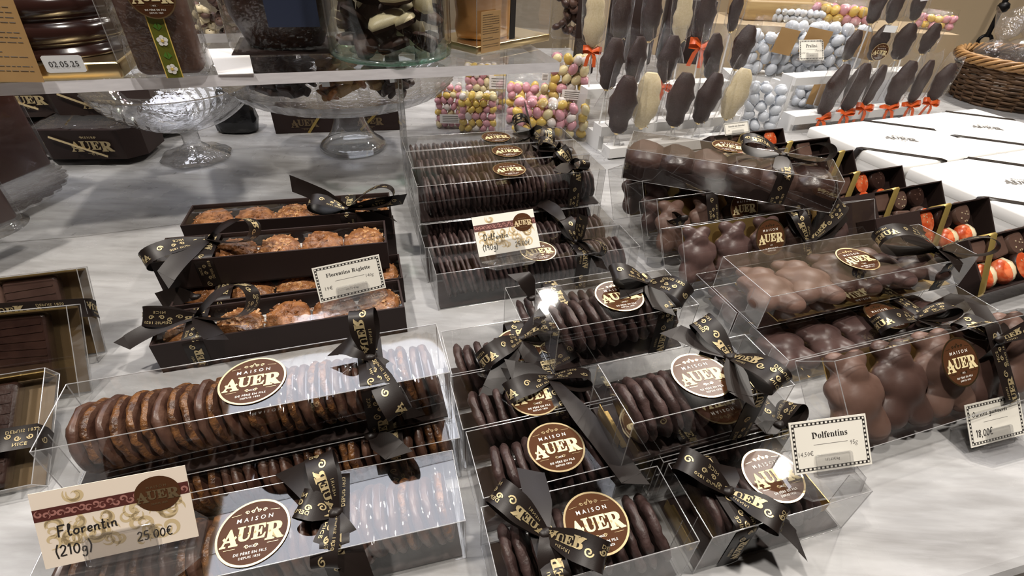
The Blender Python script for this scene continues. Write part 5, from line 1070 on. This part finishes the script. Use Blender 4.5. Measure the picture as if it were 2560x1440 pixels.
for i, (x0, x1, yb, yt, lab, sh) in enumerate(((1860, 1948, 192, 42, 'bag of grey sugared eggs with a brown label, left of three in a row', 'left brown-labelled egg bag'), (1948, 2030, 180, 44, 'bag of grey sugared eggs with a brown label, middle of three in a row', 'middle brown-labelled egg bag'), (2030, 2150, 176, 46, 'bag of grey sugared eggs with a brown label, right of three in a row', 'right brown-labelled egg bag'))):
    candy_bag(x0, x1, yb, yt, 1.66, lab, sh, .0175, [EGG], 'egg_bag', .88, group='bags of grey sugared eggs', brown=((.28, .66, .5, .42, .12) if i != 1 else (.2, .66, .66, .42, .12)), iname='sugared_egg', word='pale grey sugared egg', z0=.0605)
candy_bag(1995, 2075, 262, 180, 1.54, 'low bag of grey sugared eggs behind the white step of the right stand', 'low egg bag behind the right stand', .0135, [EGG], 'egg_bag', .85, group='bags of grey sugared eggs', brown=(.15, .45, .6, .6, .05), iname='sugared_egg', word='pale grey sugared egg')
r = thing('ledge', T(.965, 1.95, 0), 'pale ledge at the back that carries the bright bags of sweets', 'ledge'); b = MB(); b.box((0, 0, .0900), (.89, .26, .180)); b.obj('ledge_body', ['wall_cream'], r)
candy_bag(1940, 2060, 60, 12, 1.88, 'flat bag of white sweets on the rear ledge', 'flat bag on the rear ledge', .011, [EGG], 'egg_bag', .8, group='bags of grey sugared eggs', iname='sugared_egg', word='white sweet', z0=.1805)
candy_bag(2035, 2185, 52, -2, 1.88, 'bag of bright pink and yellow sweets on the rear ledge', 'bright bag on the rear ledge', .016, [ALM[0], ALM[2], ALM[5], ALM[0]], fill=.8, group='bags of bright sweets', word='bright sweet', iname='sweet', colours=('yellow', 'pink', 'pink', 'yellow'), z0=.1805)
candy_bag(2310, 2395, 62, 25, 1.88, 'small bag of pink and yellow sweets behind the right lollipops', 'small bag behind the right lollipops', .012, [ALM[0], ALM[2]], fill=.8, group='bags of bright sweets', word='bright sweet', iname='sweet', colours=('yellow', 'pink'), z0=.1805)
tag(REST['a'].obj('sugared_almonds', MIX), 'yellow, pink and white sugared almonds filling the bags behind their front layer', 'sweets', kind='stuff'); tag(REST['e'].obj('sugared_eggs', ['egg_grey']), 'grey sugared eggs filling the bags behind their front layer', 'sweets', kind='stuff'); print('shown', SHOWN)
def bow_orange(parent, M, s=.016):
    b = MB()
    for sg in (-1, 1):
        C = [V((0, 0, 0)), V((sg*s*.6, -.002, s*.35)), V((sg*s*1.2, 0, s*.25)), V((sg*s*1.1, .002, -s*.1)), V((sg*s*.5, .001, -s*.1)), V((0, 0, 0))]; strip(b, C, [V((0, .5, .85))]*6, [s*.45, s*.6, s*.65, s*.65, s*.6, s*.45], 0, False)
        C = [V((0, 0, 0)), V((sg*s*.4, -.002, -s*.7)), V((sg*s*.55, -.001, -s*1.9))]; strip(b, C, [V((1, .3, 0)).normalized()]*3, [s*.35, s*.5, s*.5], 0, False)
    return b.obj('orange_bow', ['orange_ribbon'], parent, M)
# ---------------------------------------------------------------- stepped white stands with lollipops
def stand(label, bars, panel, name='lollipop_stand'):
    r = thing(name, T(*bars[0][0]), label, 'stand'); o0 = bars[0][0]
    for a, c, dp, th in bars:
        x = (c-a); L_ = x.length; M = T(*(-o0)) @ frame(a, x, V((-x.y, x.x, 0))); b = MB(); b.box((L_/2, dp/2, -th/2), (L_, dp, th)); b.obj('step', ['white_paint'], r, M)
        ht = a.z-th
        for xx in (.006, L_-.006): b = MB(); b.box((xx, dp*.9, -th-ht/2), (.012, dp*1.5, ht)); b.obj('side_panel', ['white_paint'], r, M)
    return r
SX, SN = gx(R(21)), gn(R(21))
fA = aty(1505, 318, 1.12); gA = aty(1470, 224, 1.215); fC = fA+SX*.385; gC = gA+SX*.41
eA = fA-SN*.050; eA.z = .026; stand('white stepped stand holding the left group of wrapped chocolate lollipops', [(fA, fC, .040, .022), (gA, gC, .040, .022), (eA, eA+SX*.385, .036, .022)], None)
hA = aty(1990, 292, 1.33); kA = aty(1992, 195, 1.40); hC = hA+SX*.43; kC = kA+SX*.45
stand('white stepped stand with the small praline card and the right group of lollipops', [(hA, hC, .045, .022), (kA, kC, .05, .020)], None)
def lolly_mesh(name, mats, seed):
    b = MB(); n = 18; rings = []
    for k in range(13):
        t = k/12; z = t; rr = .235*(math.sin(math.pi*min(1, max(.0, t*.96+.02)))**.34)*(1+.08*math.sin(t*11+seed))
        rings.append([(rr*(1.0+.07*nz(math.cos(a)*2, t*6, seed)+.06*math.sin(t*26+3*math.cos(a)+seed))*math.cos(a)+.012*math.sin(t*7+seed), rr*.58*(1+.10*nz(math.sin(a)*2, t*7, seed+4))*math.sin(a), z) for a in [2*math.pi*j/n for j in range(n)]])
    b.loft(rings, 0, caps=True); return b.mesh(name, mats)
LOL = {'dark': [lolly_mesh('chocolate', ['choc_dark'], s) for s in (1, 2)], 'white': [lolly_mesh('chocolate', ['white_choc'], s) for s in (3, 4)]}
def wrap_mesh():
    b = MB(); n = 16; rings = []
    for k, (z, rr) in enumerate(((-.42, .17), (-.28, .13), (-.12, .075), (-.03, .035), (.02, .06), (.15, .26), (.5, .30), (.85, .29), (1.04, .28), (1.16, .27), (1.20, .25))):
        fl = .30 if z > 1.05 else .70 if z > 0 else .8
        rings.append([(rr*(1+.16*nz(math.cos(a)*2.5, z*4, 2)+.14*nz(math.cos(a)*7, z*9, math.sin(a)*7)+(.12*math.cos(6*a) if z < -.05 else 0))*math.cos(a), fl*rr*(1+.2*nz(math.sin(a)*2.5, z*4, 7))*math.sin(a), z+(.05*math.cos(a*2+1) if z > 1.05 else 0)) for a in [2*math.pi*j/n for j in range(n)]])
    b.loft(rings, 0); return b.mesh('wrapper', ['cellophane'])
WRAP = wrap_mesh()
def lolly(bot, top, pl, kind, label, group, zb, bow=None, sticker_=False, gold=True, wide=1.):
    p = onplane(bot[0], bot[1], pl, SN); q = onplane(top[0], top[1], pl, SN); d = q-p; stick = max(.012, (p.z-zb+.004)/max(.3, d.normalized().z)); Lz = d.length
    z = d.normalized(); x = V((1, 0, 0)); yv = z.cross(x).normalized(); x = yv.cross(z); M = Mx(((x.x, yv.x, z.x, p.x), (x.y, yv.y, z.y, p.y), (x.z, yv.z, z.z, p.z), (0, 0, 0, 1)))
    r = thing('lollipop', M, label, 'lollipop', group)
    link('chocolate', random.choice(LOL[kind]), r, SC(Lz*wide, Lz*wide, Lz) @ RZ(random.uniform(-.5, .5))); link('wrapper', WRAP, r, SC(Lz*wide, Lz*wide, Lz) @ RZ(random.uniform(-.4, .4)))
    b = MB(); b.tube([(0, 0, .06*Lz), (0, 0, -stick)], .0020, 7); b.obj('stick', ['white_board'], r)
    b = MB(); b.lathe([(.0045, -.004), (.0058, -.001), (.0050, .003)], 10, 0); b.tube([(.004, -.004, 0), (.010, -.007, .006), (.014, -.006, .002)], .0009, 5)
    b.obj('gold_tie', ['gold_foil'], r)
    if bow: bow_orange(r, T(0, -.008, -.006) @ RY(bow[0]), bow[1])
    if sticker_: sticker(r, None, .022, T(0, -.022, Lz*.28) @ RX(math.pi/2)); b = MB(); b.box((0, -.021, Lz*.92), (.032, .001, .016)); b.obj('date_tag', ['tag_white'], r)
    return r
zf = fA.z; row = 'left stand, '
FR = [((1541, 331), (1572, 190), 'dark', 'dark chocolate lollipop at the left end of the front row, left stand'), ((1602, 318), (1632, 182), 'white', 'white chocolate lollipop, second in the front row of the left stand'), ((1682, 314), (1718, 182), 'dark', 'glossy dark lollipop in the middle of the front row, left stand'),
      ((1745, 306), (1795, 182), 'dark', 'slanting dark lollipop, fourth in the front row of the left stand'), ((1815, 296), (1866, 172), 'white', 'white chocolate lollipop at the right end of the front row, left stand')]
for i, (a, c, k, l) in enumerate(FR): lolly(a, c, fA-SN*.032, k, l, 'front row lollipops, left stand', .026)
MR = [((1516, 222), (1542, 95), 'dark', 'dark lollipop at the left end of the middle row, left stand'), ((1578, 212), (1602, 92), 'dark', 'dark lollipop, second in the middle row of the left stand'), ((1656, 206), (1686, 88), 'dark', 'dark lollipop, third in the middle row, above an orange bow'), ((1775, 196), (1790, 84), 'dark', 'dark lollipop, fourth in the middle row of the left stand'), ((1838, 172), (1878, 62), 'dark', 'dark lollipop at the right end of the middle row, left stand')]
for i, (a, c, k, l) in enumerate(MR): r = lolly(a, c, fA+SN*.020, k, l, 'middle row lollipops, left stand', fA.z, (.3, .018) if i in (2,) else None)
BR_ = [((1480, 118), (1492, -25), 'white', 'white lollipop at the left end of the back row, left stand'), ((1546, 100), (1564, -25), 'dark', 'dark lollipop, second in the back row of the left stand'), ((1622, 102), (1640, -25), 'dark', 'dark lollipop, third in the back row of the left stand'), ((1698, 106), (1716, -25), 'white', 'white lollipop, fourth in the back row of the left stand'), ((1752, 106), (1776, -25), 'dark', 'dark lollipop with a big orange bow in the back row'), ((1826, 78), (1852, -25), 'dark', 'dark lollipop at the right end of the back row, left stand')]
for i, (a, c, k, l) in enumerate(BR_): lolly(a, c, gA+SN*.020, k, l, 'back row lollipops, left stand', gA.z, (.2, .026) if i == 4 else (.1, .018) if i == 0 else None, wide=.85)
RF = [((2052, 288), (2118, 160), 'dark lollipop at the left end of the front row, right stand'), ((2112, 276), (2168, 158), 'dark lollipop, second in the front row of the right stand'), ((2160, 262), (2212, 162), 'dark lollipop, third in the front row, blue glint at its base'), ((2222, 262), (2284, 152), 'dark lollipop, fourth in the front row of the right stand'), ((2276, 256), (2330, 150), 'dark lollipop, fifth in the front row, white tag beside it'), ((2326, 250), (2384, 158), 'dark lollipop at the right end of the front row, beside the basket')]
for i, (a, c, l) in enumerate(RF): lolly(a, c, hA+SN*.006, 'dark', l, 'front row lollipops, right stand', hA.z, (-.4+.2*(i % 3), .021), wide=.9)
RM = [((2112, 150), (2150, 75), 'dark lollipop at the left end of the middle row, right stand'), ((2178, 150), (2218, 62), 'dark lollipop with a round logo sticker and date tag, right stand'), ((2240, 148), (2280, 58), 'dark lollipop, third in the middle row of the right stand'), ((2305, 134), (2345, 58), 'dark lollipop at the right end of the middle row, near the basket')]
for i, (a, c, l) in enumerate(RM): lolly(a, c, kA+SN*.014, 'dark', l, 'middle row lollipops, right stand', kA.z, None, sticker_=(i == 1), wide=1.1)
RT = [((2176, 58), (2212, -35), 'dark lollipop at the left of the top row, right stand'), ((2226, 56), (2252, -35), 'dark lollipop in the middle of the top row, right stand'), ((2284, 50), (2312, -35), 'dark lollipop with a white date tag in the top row, right stand')]
for i, (a, c, l) in enumerate(RT):
    r = lolly(a, c, kA+SN*.038, 'dark', l, 'top row lollipops, right stand', kA.z, None, wide=1.1)
    if i == 2: date_tag(r, T(.0, -.028, .062), .9)
price_card((1998, 100), (2058, 98), (2060, 149), (1999, 151), kA.z+.006, 'small white card reading Sucette au chocolat Praliné on the right stand', typed_card('Praliné', 'Sucette au', 'chocolat', '4€ pièce'), hz=kA.z+.0005)
zc2 = aty(1840, 337, 1.02).z
price_card((1811, 311), (1868, 301), (1874, 331), (1813, 339), max(zc2, .012), 'small cream card reading Sucette au chocolat behind the slanting box', typed_card('Sucette au chocolat', '4€', '', ''), hz=.0004)
# ---------------------------------------------------------------- wicker basket of wrapped chocolates
ra, rb = .25, .19; bc = V((1.67, 1.76, .0)); MBk = T(bc.x, bc.y, .0005) @ RZ(.2)
r = thing('wicker_basket', MBk, 'brown wicker basket of cellophane-wrapped chocolates behind the white boxes', 'basket')
HB = .125; NS = 30
b = MB()
for j in range(13):
    z = .006+HB*.82*j/12; k = .86+.14*j/12; pts = []
    for i in range(NS*4+1): a = 2*math.pi*i/(NS*4); w_ = .0045*math.cos(NS/2*a+(math.pi if j % 2 else 0)); pts.append(((ra*k+w_)*math.cos(a), (rb*k+w_)*math.sin(a), z+.0015*math.sin(a*5+j)))
    b.tube(pts, .0042, 5, 0, None, False)
b.obj('woven_wall', ['wicker_dark'], r)
b = MB()
for i in range(NS): a = 2*math.pi*(i+.5)/NS; b.tube([(ra*.86*math.cos(a), rb*.86*math.sin(a), 0), (ra*1.0*math.cos(a), rb*1.0*math.sin(a), HB)], .0036, 5, 0)
b.obj('stakes', ['wicker_dark'], r)
for s in range(5):
    b = MB(); pts = [((ra*1.03+.010*math.cos(9*a+s*1.257))*math.cos(a), (rb*1.03+.010*math.cos(9*a+s*1.257))*math.sin(a), HB+.004+.011*math.sin(9*a+s*1.257)) for a in [2*math.pi*i/120 for i in range(121)]]; b.tube(pts, .0050, 6, 0, None, False); b.obj('rim_strand', ['wicker'], r)
b = MB(); b.add([(ra*.88*math.cos(2*math.pi*i/40), rb*.88*math.sin(2*math.pi*i/40), HB*.78) for i in range(40)], [tuple(range(40))]); b.obj('base', ['wicker_dark'], r)
LB = ['cellophane bag of dark chocolate balls at the left of the basket', 'cellophane bag of dark chocolate balls at the centre of the basket', 'cellophane bag of dark chocolates with tall twisted top in the basket', 'cellophane bag of chocolates at the far right of the basket', 'cellophane bag of chocolates at the rear of the basket']
for i, (dx, dy, hh) in enumerate(((-.185, .02, .16), (-.13, -.06, .20), (-.05, -.09, .25), (.05, -.08, .26), (-.06, .04, .24))):
    M = MBk @ T(dx, dy, HB*.80); rr_ = thing('chocolate_bag', M, LB[i], 'bag', 'bags in the basket')
    b = MB(); rnd = random.Random(i+40); n = 18; rings = []
    for k, (z, q) in enumerate(((0, .03), (.02, .05), (.05, .055), (.075, .035), (.085, .014), (.10, .03), (hh, .055))):
        rings.append([(q*(1+.25*nz(math.cos(a)*2, z*40, i))*math.cos(a), q*(1+.25*nz(math.sin(a)*2, z*40, i+5))*math.sin(a), z+(.012*math.sin(a*3+i) if k == 6 else 0)) for a in [2*math.pi*j/n for j in range(n)]])
    b.loft(rings, 0); b.obj('clear_wrapper', ['crinkled_cellophane'], rr_)
    for k in range(7): b = MB(); a = k*1.0; b.lathe([(.001, -.015), (.011, -.011), (.0155, 0), (.011, .011), (.001, .015)], 12, 0, T(.026*math.cos(a)*(k > 0), .026*math.sin(a)*(k > 0), .018 if k else .045) @ SC(1, 1, .9)); b.obj('chocolate_ball', ['choc_dark'], rr_)
# ---------------------------------------------------------------- behind the counter
b = MB(); b.box((2.0, 2.25, .25), (3.6, .06, 2.3)); struct(b.obj('wall_panel', ['wall_cream']))
b = MB(); b.box((-1.6, 2.45, .25), (3.6, .06, 2.3)); struct(b.obj('wall_rear', ['wall_warm']))
for i, x in enumerate((2.15, 3.0)): b = MB(); b.box((x, 2.215, .3), (.05, .02, 1.9)); b.box((x+.4, 2.215, .15), (.75, .02, .03)); struct(b.obj('trim_%d' % (i+1), ['wall_cream']))
p0, p1 = aty(2530, -30, 2.1), aty(2467, 92, 2.1)
b = MB(); b.tube([p0+(p0-p1)*1.0, p0, p0.lerp(p1, .9), p1], [.009, .009, .008, .011], 10); kp = aty(2508, 18, 2.1)
b.lathe([(.002, -.02), (.016, -.012), (.020, 0), (.016, .012), (.002, .02)], 14, 0, T(*kp)); b.tube([p1+V((.024*math.cos(a), 0, .020*math.sin(a)-.014)) for a in [2*math.pi*k/14 for k in range(15)]], .006, 7, 0)
tag(b.obj('iron_rod', ['iron']), 'black forged iron rod with a knob and ring against the cream wall', 'rod')
# goods on the rear ledge seen past the shelf
b = MB(); b.rbox((0, 0, .03), (.30, .16, .06), .01); g = aty(1960, 20, 1.70); tag(b.obj('straw_box', ['wood_pale'], None, T(.88, 2.0, .1805) @ RZ(.1)), 'pale wooden box on the rear ledge above the egg bags', 'box')
b = MB(); g = aty(1500, 130, 1.50)
for i, (px, lab) in enumerate(((1455, 'tall dark box behind the gold chocolate figure'), (1560, 'dark box behind the left lollipop rows, left of two'), (1690, 'dark box behind the left lollipop rows, right of two'))):
    g = aty(px, 175, 1.42+.03*i); b = MB(); b.rbox((0, 0, .10), (.055 if i == 0 else .12, .08, .20 if i == 0 else .15), .006); tag(b.obj('dark_box', ['dark_board'], None, T(g.x, g.y, max(g.z, 0)) @ RZ(-.1)), lab, 'box')
for i, (px, py, w_, h_, lab) in enumerate(((520, 118, .12, .16, 'clear bag of nut chocolates behind the daisy pack'), (600, 110, .10, .17, 'clear bag of chocolates behind the navy-labelled form'), (1415, 95, .09, .2, 'grey wrapped package at the rear, right of the gold figure'))):
    g = aty(px, py, 1.55); r = pouch('chocolate_bag', T(g.x, 1.55, max(.0005, g.z)) @ RZ(.1), w_, .06, h_, lab, 'bag', 'bags at the rear'); rnd = random.Random(i); b = MB()
    for k in range(34): b.lathe([(.002, -.009), (.012, -.006), (.014, 0), (.011, .006), (.002, .008)], 8, k % 2, T(rnd.uniform(-.38, .38)*w_, rnd.uniform(-.018, .018), .012+.66*h_*(k/34)) @ Euler((rnd.uniform(-1, 1), rnd.uniform(-1, 1), 0)).to_matrix().to_4x4())
    o = b.obj('chocolate_filling', ['choc_milk', 'white_choc' if i == 0 else 'choc_deep'], r); o['kind'] = 'stuff'
